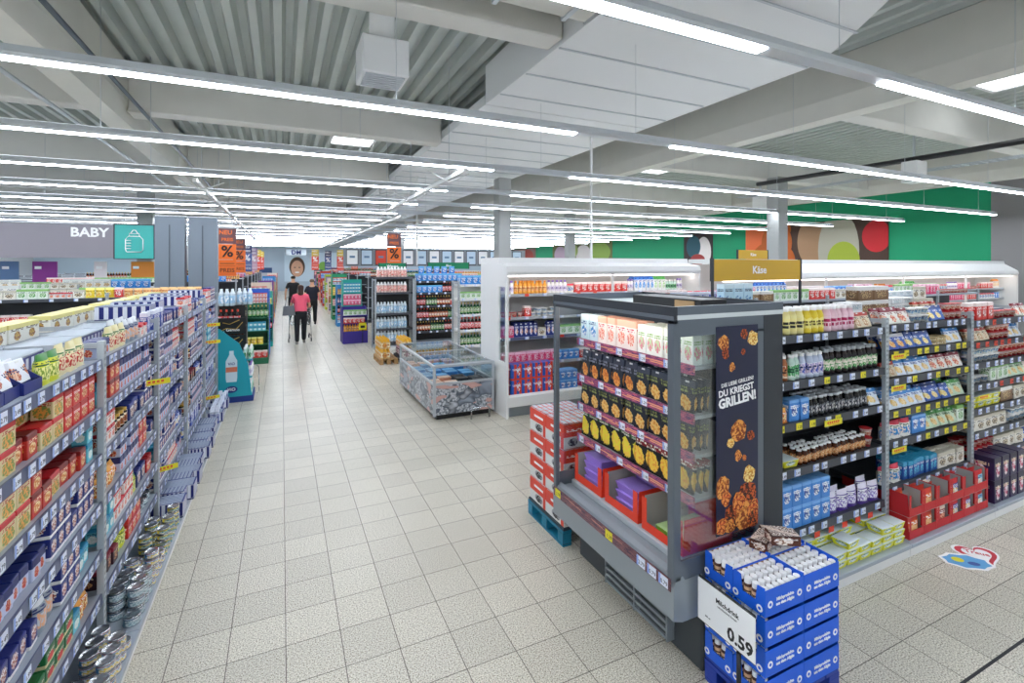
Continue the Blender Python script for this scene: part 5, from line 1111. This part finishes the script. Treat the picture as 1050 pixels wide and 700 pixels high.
# ---------------- promotion displays along the aisle
def promo(label, where, x, y, w, d, h, m, skus, n=3, front=True, basez=.14, hdr=None, lab_=None, side='right'):
    """open stack display: base, back board, shelves, goods; faces -Y and the aisle"""
    t = thing('promotion_display', label, 'display stand', (x, y, 0))
    MB().box(0, 0, 0, w, d, basez, m, .004).obj('base', t)
    MB().box(.02, d/2-.01, basez, w-.02, d/2+.01, h, m).obj('back_board', t)
    zs = [basez+(h-basez)*i/n for i in range(n)]
    for z in zs[1:]: MB().box(0, 0, z-.02, w, d, z, m).obj('shelf', t)
    for sx in (0.0, w-.012): MB().prism([(0.02, basez), (d-.02, basez), (d-.02, h), (d*.45, h), (d*.02+.02, basez+.1)], m, 'x', sx, sx+.012).obj('side_board', t)
    if hdr: MB().box(0, d/2-.015, h, w, d/2+.015, h+.28, hdr).obj('header_board', t)
    for i, z in enumerate(zs):
        s_ = P[skus[i % len(skus)]]; nn = int((w-.03)//(s_.wd+.006)); st = max(1, min(3, int(((h-basez)/n-.03)//s_.ht)))
        if s_.ht > (h-basez)/n-.02: continue
        run(s_, Fr(x+.012, y), .01, nn, .02, z+.0, 'level %s, %s' % (ORD[i], where), st, 1)
        nd = int(d*.48//(s_.dp+.01))-1
    return t
M_vio = mat('turquoise_display', '#17a3b4', .5); M_dblue = mat('dark_blue_base', '#1d3a8a', .5)
# water display with bottle picture
v = thing('promotion_display', 'turquoise water display with bottle picture, at the end of the left rack', 'display stand', (-.92, 9.02, 0))
MB().box(.03, .02, 0, .5, .58, .1, M_dblue, .005).obj('base', v)
fb = MB(); fb.prism([(0, .1), (.48, .1), (.42, .62), (.3, .95), (.02, 1.2), (0, 1.2)], M_vio, 'y', 0, .02)
fb.obj('front_board', v)
M_bw = mat('picture_bottle_white', '#cfe4ea', .4)
b = MB(); b.prism([(.12, .34), (.26, .34), (.27, .4), (.27, .68), (.22, .78), (.22, .84), (.16, .84), (.16, .78), (.11, .68), (.11, .4)], M_bw, 'y', -.004, -.0005); b.box(.11, -.006, .5, .27, -.0045, .58, mat('label_coral', '#d87a5a', .5)); addtext(b, 'ViO', .19, -.0065, .63, .06, mat('logo_navy', '#1d2f7a', .5), .02)
b.obj('bottle_picture', v)
b = MB(); b.prism([(.19+.085*math.cos(a*PI/8), .22+.055*math.sin(a*PI/8)) for a in range(16)], mat('logo_navy', '#1d2f7a', .5), 'y', -.004, -.0005); addtext(b, 'ViO', .19, -.006, .22, .07, M_wpaint, .02); b.obj('logo', v)
for z in (.1, .38, .66): MB().box(.03, .03, z+.001, .48, .56, z+.02, M_vio).obj('shelf', v)
MB().box(.03, .3, .12, .04, .56, 1.1, M_vio).obj('back_board', v)
for i, z in enumerate((.121, .401, .681)):
    for j in range(6):
        for q in range(2):
            at(P['tubesw'] if i == 1 else P['greendrink'], -.92+.45-.075*q, 9.02+.09+.085*j, z, 0, 'small water bottle in the turquoise display, %s level, %s from front, %s column' % (ORD[i], ORD[j], ['aisle', 'inner'][q]), 'bottles in the turquoise display')
MB().tube([(.52, .5, 0), (.56, .55, 0.02), (.56, .55, .45), (.52, .5, .5)], .008, M_chrome, 5).obj('rail', v)
# black board display behind it
M_gold = mat('gold_print', '#c8a24a', .4, .4)
t = promo('black promotion display with gold swirls and water bottles on top', 'black gold display', -1.02, 9.75-.6+.62, .45, .5, 1.5, M_black, ['amber', 'cola'], 4)
for i, z in enumerate((1.02, .72)):
    b = MB(); b.box(0.0, -.008, z, .45, 0, z+.28, M_black); b.tube([(.05, -.012, z+.05), (.15, -.012, z+.1), (.3, -.012, z+.08), (.4, -.012, z+.2)], .006, M_gold, 4); b.tube([(.1, -.012, z+.2), (.2, -.012, z+.17), (.35, -.012, z+.24)], .006, M_gold, 4); addtext(b, 'Genuss', .25, -.01, z+.07, .07, M_wpaint, .01); b.obj('front_board', t)
run(P['water6'], Fr(-1.02, 9.77), .02, 1, .05, 1.502, 'black gold display top', 1, 1); run(P['water6'], Fr(-1.02, 9.77), .28, 1, .3, 1.502, 'black gold display rear top', 1, 1)
cl = ['#1f6a4a', '#2a62c8', '#2fb0a0', '#e8d8c8', '#c8402a', '#7a4a9a', '#e8a03a', '#3a8ac8', '#b8c83a', '#d84a5a', '#4a4a5a', '#e8e0d0', '#2a9a6a', '#c83a3a']
names = ['dark green', 'bright blue', 'turquoise', 'cream', 'rust red', 'purple', 'amber', 'sky blue', 'lime', 'coral', 'charcoal', 'ivory', 'sea green', 'crimson']
pool = ['redpk', 'orangebt', 'whitered', 'greenpk', 'bluepack', 'yellowbg', 'navywhite', 'pinkpk', 'whitebag', 'soupdark', 'teal', 'cola', 'orangebg', 'babywhite', 'navycart', 'greenbt']
y = 12.3
for i in range(14):
    m = mat('display_'+names[i].replace(' ', '_'), cl[i], .5)
    sk = [pool[(i*3+j*5) % len(pool)] for j in range(4)]
    promo('%s promotion display along the left side of the aisle' % names[i], names[i]+' left display', -1.02+(.25 if i < 3 else .2), y, .5 if i < 2 else .55, .6, [1.35, 1.62, 1.5, 1.7][i % 4], m, sk, 4)
    y += 1.25 if i < 3 else 2.3
y = 16.2
for i in range(11):
    m = mat('display_'+names[(i*5+2) % 14].replace(' ', '_'), cl[(i*5+2) % 14], .5)
    sk = [pool[(i*7+j*3+1) % len(pool)] for j in range(4)]
    nmn = names[(i*5+2) % 14]
    promo('%s promotion display along the right side of the aisle' % nmn, nmn+' right display', 1.75+.05*i, y, .6, .6, [1.75, 1.5, 1.85, 1.6][i % 4], m, sk, 4)
    y += 2.4
promo('purple promotion display with a yellow price card, right of the aisle', 'purple display', 1.55, 14.4, .68, .7, 1.02, mat('deep_violet', '#3a2a8a', .5), ['orangebt', 'redpk', 'greenpk', 'pinkpk'], 3, basez=.34)
tag(MB().box(0, 0, 0, .2, .008, .2, M_yel).box(.04, -.001, .05, .16, 0, .12, M_ink).box(.09, .009, -.38, .11, .015, .16, M_black).obj('price_card', None, (1.98, 14.375, .381)), 'yellow price card before the purple promotion display', 'price sign')
# gondola rows behind the displays, left and right
for i in range(9):
    y = 16.0+3.0*i
    t = cross_gondola('shelf gondola running away to the right of the aisle, %s from the camera' % ORD[i], 3.0+(.0 if i else 2.2), 12, y+.3, 1.75, .9, M_dark)
    c = ['redpk:9 greenpk:12 bluebag2:12 whitered:14', 'brownbt:14 greenbt:14 cola:14 orangebt:20', 'whitebag:12 creampk:12 pinkpk:14 babywhite:12'][i % 3]
    shelf_fill(Fr(3.0+(.0 if i else 2.2), y+.3, 0), 1.751, parse(c), 'top of right gondola %s' % ORD[i], .1, 6, .02, .33)
    if i < 8:
        t = cross_gondola('shelf gondola running away to the left of the aisle, %s from the camera' % ORD[i], -12, -1.3, y+1.7, 1.7, .9, M_dark)
        shelf_fill(Fr(-6, y+1.7, 0), 1.701, parse(c), 'top of left gondola %s' % ORD[i], .1, 4.6, .02, .33)
# green fascia signs over the drinks
M_gs = mat('green_sign', '#0f8a5c', .5)
sign_board('green fascia sign left of the orange percent sign over the drinks', 2.45, 13.9, .75, 2.1, 2.27, 'Wasser', .1, M_gs)
sign_board('green fascia sign above the black drinks shelf', 3.85, 13.9, 1.25, 2.1, 2.29, 'Bier', .1, M_gs)
t = thing('fascia_board', 'grey fascia with white framed notices far behind the drinks', 'sign', (2.6, 24, 2.15))
MB().box(0, 0, 0, 9.5, .05, .85, mat('fascia_grey', '#8d9298', .6)).obj('board', t)
for i in range(14): MB().box(-.27, -.02, .06, .27, -.001, .8, M_drk2).box(-.24, -.024, .1, .24, -.0205, .76, [M_wpaint, mat('notice_blue', '#c8dcea', .5), M_red][i % 3 if i < 3 else i % 2]).box(-.12, -.026, .4, .12, -.0245, .5, mat('notice_ink', '#6a8aa8', .5)).obj('notice', t, (.4+.66*i, 0, 0))
MB().box(2, .02, .85, 2.02, .04, 3.38, M_wgrey).box(7, .02, .85, 7.02, .04, 3.38, M_wgrey).obj('hanger', t)

# ---------------- right wall pictures
def wallpic(label, y0, y1, z0, z1, blobs, bg):
    t = thing('wall_picture', label, 'picture', (X1-.03, y0, z0), 0)
    MB().box(0, 0, 0, .029, y1-y0, z1-z0, mat(bg[0], bg[1], .6)).obj('panel', t)
    for i, (y, z, ry, rz_, n_, c) in enumerate(blobs):
        m = pm('fresco_'+n_, c, c, c, c, c) if False else mat('picture_'+n_, c, .6)
        pts = [(min(y1-y0, max(0, y+ry*math.cos(a*PI/14))), min(z1-z0, max(0, z+rz_*math.sin(a*PI/14)))) for a in range(28)]
        MB().prism(pts, m, 'x', -.004-.001*i, 0).obj('picture_motif', t)
wallpic('large wall picture of apricots, glass vase and red fruit, right wall', 10.4, 16.5, 2.0, 4.0, [(5.9, 1.1, .9, 1.3, 'orange_fruit', '#e8703a'), (4.7, .4, 1.1, .9, 'amber_vase', '#c2601c'), (4.5, 1.2, .75, .9, 'amber_vase', '#c2601c'), (4.45, 1.8, .65, .5, 'amber_vase', '#c2601c'), (2.9, 1.2, .6, 1.0, 'tan_light', '#b08a68'), (1.8, .8, .8, 1.6, 'pale_glass', '#b8b4a4'), (1.6, .4, .62, .75, 'lime_fruit', '#a8b83a'), (.4, 1.3, .5, .6, 'red_fruit', '#d0202a')], ('picture_dark_ground', '#4a3226'))
wallpic('wall picture of wine red and white dishes, farther along the right wall', 18.5, 20.5, 2.0, 4.0, [(.6, .9, .5, .8, 'plate_white', '#e8e0e0'), (1.3, 1.2, .5, .6, 'dish_teal', '#2a5a6a'), (1.0, .5, .5, .3, 'dish_red', '#a83a3a')], ('picture_dark_ground2', '#3a2c30'))
wallpic('wide wall picture of vegetables and garlic, middle of the right wall', 27, 35, 2.2, 3.9, [(1.5, .9, 1.3, .7, 'leaf_green', '#8aa84a'), (3.5, .8, 1.0, .7, 'garlic_white', '#d8d0d0'), (5.2, 1.1, 1.0, .6, 'leaf_lime', '#a8b86a'), (6.8, .8, .9, .7, 'garlic_violet', '#b8a0b4')], ('picture_olive_ground', '#6a7040'))
wallpic('far wall picture of meat and yellow packs, far end of the right wall', 38, 45.6, 2.2, 3.7, [(1.5, .8, 1.1, .6, 'meat_red', '#a8463a'), (3.5, .8, .9, .6, 'sausage_brown', '#8a5a4a'), (5.4, .9, .5, .6, 'letter_green', '#2a9a5a'), (6.8, .9, .6, .6, 'pack_yellow', '#e8c02a')], ('picture_rose_ground', '#8a6a60'))
# ---------------- far wall: picture and sign
t = thing('wall_picture', 'tall portrait picture of a smiling face on the far wall', 'picture', (.2, Y1-.04, 0))
MB().box(0, 0, .8, 5.2, .035, 3.3, mat('portrait_ground', '#cfe2ee', .6)).obj('panel', t)
def disc(cx, cz, rx, rz_, m, k, nm_): MB().prism([(cx+rx*math.cos(a*PI/12), cz+rz_*math.sin(a*PI/12)) for a in range(24)], m, 'y', -.004*k, -.004*k+.004).obj(nm_, t)
disc(1.0, 2.05, .62, .85, mat('portrait_hair', '#5a4638', .7), 1, 'picture_hair'); disc(1.0, 1.9, .48, .7, mat('portrait_skin', '#d8a88a', .7), 2, 'picture_face')
disc(.82, 2.0, .08, .04, M_ink, 3, 'picture_eye'); disc(1.18, 2.0, .08, .04, M_ink, 3, 'picture_eye'); disc(1.0, 1.58, .18, .06, M_wpaint, 3, 'picture_mouth')
disc(3.1, 2.1, .38, .4, mat('apple_green', '#7ab04a', .5), 1, 'picture_apple')
t = sign_board('blue lettered sign hanging before the far wall', .3, 44.5, 1.6, 3.0, 3.5, 'DM', .5, mat('pale_blue_sign', '#dce8f2', .5), ink=mat('lettering_navy', '#1d3a8a', .5), bold=.03)
for i, (x, c) in enumerate(((-1.6, '#2a4a7a'), (-3.2, '#8ab0c8'), (3.6, '#7a4aa0'))):
    tag(MB().box(0, 0, 0, .9, .5, 2.0, mat('far_unit_%d' % i, c, .5), .01).box(.05, -.01, .3, .85, 0, 1.6, M_wgrey).obj('far_cabinet', None, (x, 43.2, 0)), ['dark blue cabinet before the far wall', 'pale blue cabinet before the far wall', 'violet cabinet before the far wall'][i], 'cabinet')

# ---------------- floor sticker and joint
st = thing('floor_sticker', 'red heart floor sticker with blue splash before the cheese rack', 'sticker', (4.84, 1.88, 0), -.6)
st.scale = (.8, .85, 1)
def fpoly(pts, m, z0, z1, n_): MB().prism(pts, m, 'z', z0, z1).obj(n_, st)
def heart(cx, cy, s): 
    out = []
    for a in range(28):
        q = 2*PI*a/28; out.append((cx+s*16*math.sin(q)**3/17, cy+s*(13*math.cos(q)-5*math.cos(2*q)-2*math.cos(3*q)-math.cos(4*q))/17))
    return out
fpoly([(x*1.0, y) for x, y in heart(0, 0, .2)], M_wpaint, .0005, .0012, 'white_backing'); fpoly(heart(0, 0, .175), mat('heart_red', '#c81e34', .4), .0012, .0016, 'heart_ring'); fpoly(heart(.0, .0, .125), M_wpaint, .0016, .002, 'heart_centre')
fpoly([(-.2+.2*math.cos(a*PI/8)*(1+.12*(a % 2)), -.14+.12*math.sin(a*PI/8)*(1+.12*(a % 2))) for a in range(16)], M_wpaint, .0012, .0021, 'white_backing')
fpoly([(-.2+.17*math.cos(a*PI/8)*(1+.15*(a % 2)), -.14+.095*math.sin(a*PI/8)*(1+.15*(a % 2))) for a in range(16)], mat('splash_blue', '#5aa8dc', .4), .0021, .0025, 'blue_splash')
fpoly([(-.26+.05*math.cos(a*PI/5), -.12+.04*math.sin(a*PI/5)) for a in range(10)], M_yel, .0025, .0028, 'yellow_spot'); fpoly([(-.16+.05*math.cos(a*PI/5), -.17+.03*math.sin(a*PI/5)) for a in range(10)], mat('splash_deep', '#1d4aa0', .4), .0025, .0028, 'blue_spot')
bh = MB(); bh.add_mesh(text_me('Treue', .075, .02, .0003), mat('heart_red', '#c81e34', .4), Matrix.Translation((0, .02, .0023)) @ Matrix.Rotation(-.3, 4, 'Z')); bh.obj('lettering', st)
struct(MB().box(2.3, 1.33, .0003, 9, 1.345, .0015, M_ink).obj('trim_1'))

# ---------------- people
def skinmesh(name, parent, verts, edges, radii, m, sub=2):
    me = bpy.data.meshes.new(name); me.from_pydata(verts, edges, []); me.update(); me.materials.append(m)
    o = link(name, me, parent)
    md = o.modifiers.new('Skin', 'SKIN'); md.use_smooth_shade = True
    if not me.skin_vertices:
        bm = bmesh.new(); bm.from_mesh(me); bm.verts.layers.skin.verify(); bm.to_mesh(me); bm.free()
    for i, r in enumerate(radii):
        me.skin_vertices[0].data[i].radius = (r, r) if not isinstance(r, tuple) else r
    me.skin_vertices[0].data[0].use_root = True
    s = o.modifiers.new('Subdivision', 'SUBSURF'); s.levels = sub; s.render_levels = sub
    return o
def person(label, x, y, rz, h, shirt, trouser, hairc, step=.12, long_hair=False, arms='down', build=1.0):
    """faces +Y at rz 0 (away from the camera)"""
    k = h/1.75; t = thing('person', label, 'person', (x, y, 0), rz)
    t.scale = (k, k, k)
    if arms == 'cart': el, wr = (.25, .12, 1.12), (.22, .38, 1.03)
    else: el, wr = (.27, -.02, 1.13), (.28, .08, .88)
    V = [(0, 0, .95), (0, 0, 1.12), (0, 0, 1.32), (0, -.01, 1.44), (0, .0, 1.53), (0, .01, 1.60), (0, .012, 1.68), (0, .01, 1.73), (0, .105, 1.6)]
    Rr = [.085*build, .08*build, .09*build, .06, .052, .085, .09, .055, .016]
    E = [(0, 1), (1, 2), (2, 3), (3, 4), (4, 5), (5, 6), (6, 7), (5, 8)]
    def add(p, r, par): V.append(p); Rr.append(r); E.append((par, len(V)-1)); return len(V)-1
    sh = {}
    for s in (-1, 1):
        a = add((s*.17, 0, 1.42), .055, 3); b = add((s*el[0], el[1], el[2]), .042, a); c = add((s*wr[0], wr[1], wr[2]), .027, b)
        d = Vector((s*wr[0], wr[1], wr[2]))-Vector((s*el[0], el[1], el[2])); d.normalize(); side = Vector((0, 1, 0)) if arms != 'cart' else Vector((1, 0, 0))
        pm_ = Vector(V[c])+d*.06; p_ = add(tuple(pm_), .03, c)
        for q in range(4): f1 = add(tuple(pm_+d*.045+side*(.024*(q-1.5))), .009, p_); add(tuple(pm_+d*(.085-.006*abs(q-1.5))+side*(.026*(q-1.5))+Vector((0, 0, -.01))), .008, f1)
        th = add(tuple(Vector(V[c])+d*.05+side*.05*(1 if arms != 'cart' else -s)), .01, c)
        # legs
        hp = add((s*.09, 0, .88), .085*build, 0); kn = add((s*.1, (.05 if s > 0 else -.03)+step*.3*s, .5), .06, hp); an = add((s*.1, step*s, .1), .04, kn); add((s*.11, step*s+.13, .04), .035, an)
    skinmesh('body', t, V, E, Rr, mat('skin_tone', '#d8a888', .6))
    # clothes
    V2 = [(0, 0, .86), (0, 0, 1.06), (0, 0, 1.28), (0, -.01, 1.42), (0, -.005, 1.5)]; R2 = [(.2*build, .13), (.165*build, .12), (.17*build, .125), (.12, .1), (.068, .068)]; E2 = [(0, 1), (1, 2), (2, 3), (3, 4)]
    for s in (-1, 1):
        V2.append((s*.17, 0, 1.40)); R2.append(.065); E2.append((3, len(V2)-1))
        V2.append(tuple(Vector((s*.17, 0, 1.41)).lerp(Vector((s*el[0], el[1], el[2])), .75))); R2.append(.06); E2.append((len(V2)-2, len(V2)-1))
    skinmesh('shirt', t, V2, E2, R2, mat('shirt_'+shirt[0], shirt[1], .8))
    V3 = [(0, 0, 1.02), (0, 0, .9)]; R3 = [(.165*build, .12), (.165*build, .125)]; E3 = [(0, 1)]
    for s in (-1, 1):
        for p_, r_ in (((s*.09, 0, .82), .105*build), ((s*.1, (.05 if s > 0 else -.03)+step*.3*s, .5), .08), ((s*.1, step*s, .07), .065)):
            V3.append(p_); R3.append(r_); E3.append((1 if p_[2] == .82 else len(V3)-2, len(V3)-1))
    skinmesh('trousers', t, V3, E3, R3, mat('trousers_'+trouser[0], trouser[1], .8))
    skinmesh('hair', t, [(0, -.01, 1.71), (0, -.035, 1.66), (0, -.05, 1.6)]+([(0, -.085, 1.42)] if long_hair else []), [(0, 1), (1, 2)]+([(2, 3)] if long_hair else []), [.085, .1, .085]+([.085] if long_hair else []), mat('hair_'+hairc[0], hairc[1], .7))
    for s in (-1, 1):
        V4 = [(s*.105, step*s-.04, .045), (s*.108, step*s+.06, .045), (s*.112, step*s+.16, .035)]
        skinmesh('shoe', t, V4, [(0, 1), (1, 2)], [.045, .045, .035], mat('shoe_grey', '#8a8680', .7) if long_hair else M_black)
    return t
BLK = ('black', '#16171a')
person('person in a pink shirt and black trousers pushing a shopping cart down the aisle', .48, 15.0, .03, 1.68, ('pink', '#f2607a'), BLK, ('dark_brown', '#3a241c'), .14, True, 'cart', 1.1)
person('person in black clothes with white print on the back, farthest down the aisle', .42, 21.8, 0, 1.8, BLK, BLK, ('black', '#17130f'), .06, False, 'down')
tag(MB().box(-.2, 0, 0, .2, .004, .015, M_wpaint).box(-.15, 0, -.05, .15, .004, -.035, M_wpaint).obj('x'), 'x x x x', 'x') if False else None
person('broad person in a dark navy shirt walking beside the black clothed person', 1.02, 19.6, -.1, 1.72, ('navy', '#161a2a'), BLK, ('grey_brown', '#6a5a4e'), .1, False, 'down', 1.25)
b = tag(MB().prism([(-.16, 0), (.16, 0), (.13, .26), (-.13, .26)], mat('bag_grey', '#6d7075', .7), 'y', -.05, .05).tube([(-.1, 0, .25), (-.06, 0, .5), (.06, 0, .5), (.1, 0, .25)], .01, M_dark, 5).obj('shoulder_bag', None, (.18, 14.93, .82), .2), 'grey shoulder bag carried by the person in the pink shirt', 'bag')
# cart
c = thing('shopping_cart', 'chrome shopping cart pushed by the person in the pink shirt', 'shopping cart', (.48, 15.35, 0))
b = MB()
for z, e in ((.5, 0), (.7, .03), (.95, .06)): b.tube([(-.24-e, 0, z), (.24+e, 0, z), (.22+e, .85, z), (-.22-e, .85, z), (-.24-e, 0, z)], .008, M_chrome, 5)
for i in range(9):
    x = -.24+.06*i; b.tube([(x*1.2, 0, .95), (x, 0, .5), (x*.9, .85, .5), (x*1.1, .85, .95)], .003, M_chrome, 4)
for i in range(10):
    y = .09*i; b.tube([(-.3, y, .95), (-.24, y, .5), (.24, y, .5), (.3, y, .95)], .003, M_chrome, 4)
b.obj('basket', c)
for s in (-1, 1): MB().tube([(s*.27, -.08, 1.0), (s*.28, 0, .6), (s*.3, -.02, .15), (s*.27, .8, .15)], .013, M_chrome, 6).obj('frame', c)
MB().tube([(-.28, -.09, 1.02), (.28, -.09, 1.02)], .016, M_red, 8).obj('handle', c)
for x, y in ((-.3, 0), (.3, 0), (-.27, .78), (.27, .78)):
    w = MB().lathe([(.02, -.015), (.06, -.015), (.062, 0), (.06, .015), (.02, .015)], M_black, 12).obj('wheel', c, (x, y, .062)); w.rotation_euler = (0, PI/2, 0)

# ================================================================== camera, light, view
cam = bpy.data.cameras.new('camera'); co = bpy.data.objects.new('camera', cam); C.objects.link(co)
co.location = (0, 0, H); co.rotation_euler = (PI/2, 0, -.438)
cam.sensor_width = 36; cam.lens = 502/1050*36; cam.shift_y = -(350-271.5)/1050; cam.shift_x = 1/1050; cam.clip_start = .05; cam.clip_end = 200
sc.camera = co
wd = bpy.data.worlds.new('world'); sc.world = wd; wd.use_nodes = True
wd.node_tree.nodes['Background'].inputs[0].default_value = (.8, .9, 1, 1); wd.node_tree.nodes['Background'].inputs[1].default_value = .6
sc.view_settings.view_transform = 'Standard'; sc.view_settings.look = 'None'; sc.view_settings.gamma = 1; sc.view_settings.use_curve_mapping = False
sc.view_settings.exposure = .65
sc.cycles.max_bounces = 8; sc.cycles.diffuse_bounces = 5; sc.cycles.transparent_max_bounces = 12; sc.cycles.use_denoising = True
print('PRODUCTS', COUNT[0], 'OBJECTS', len(bpy.data.objects))
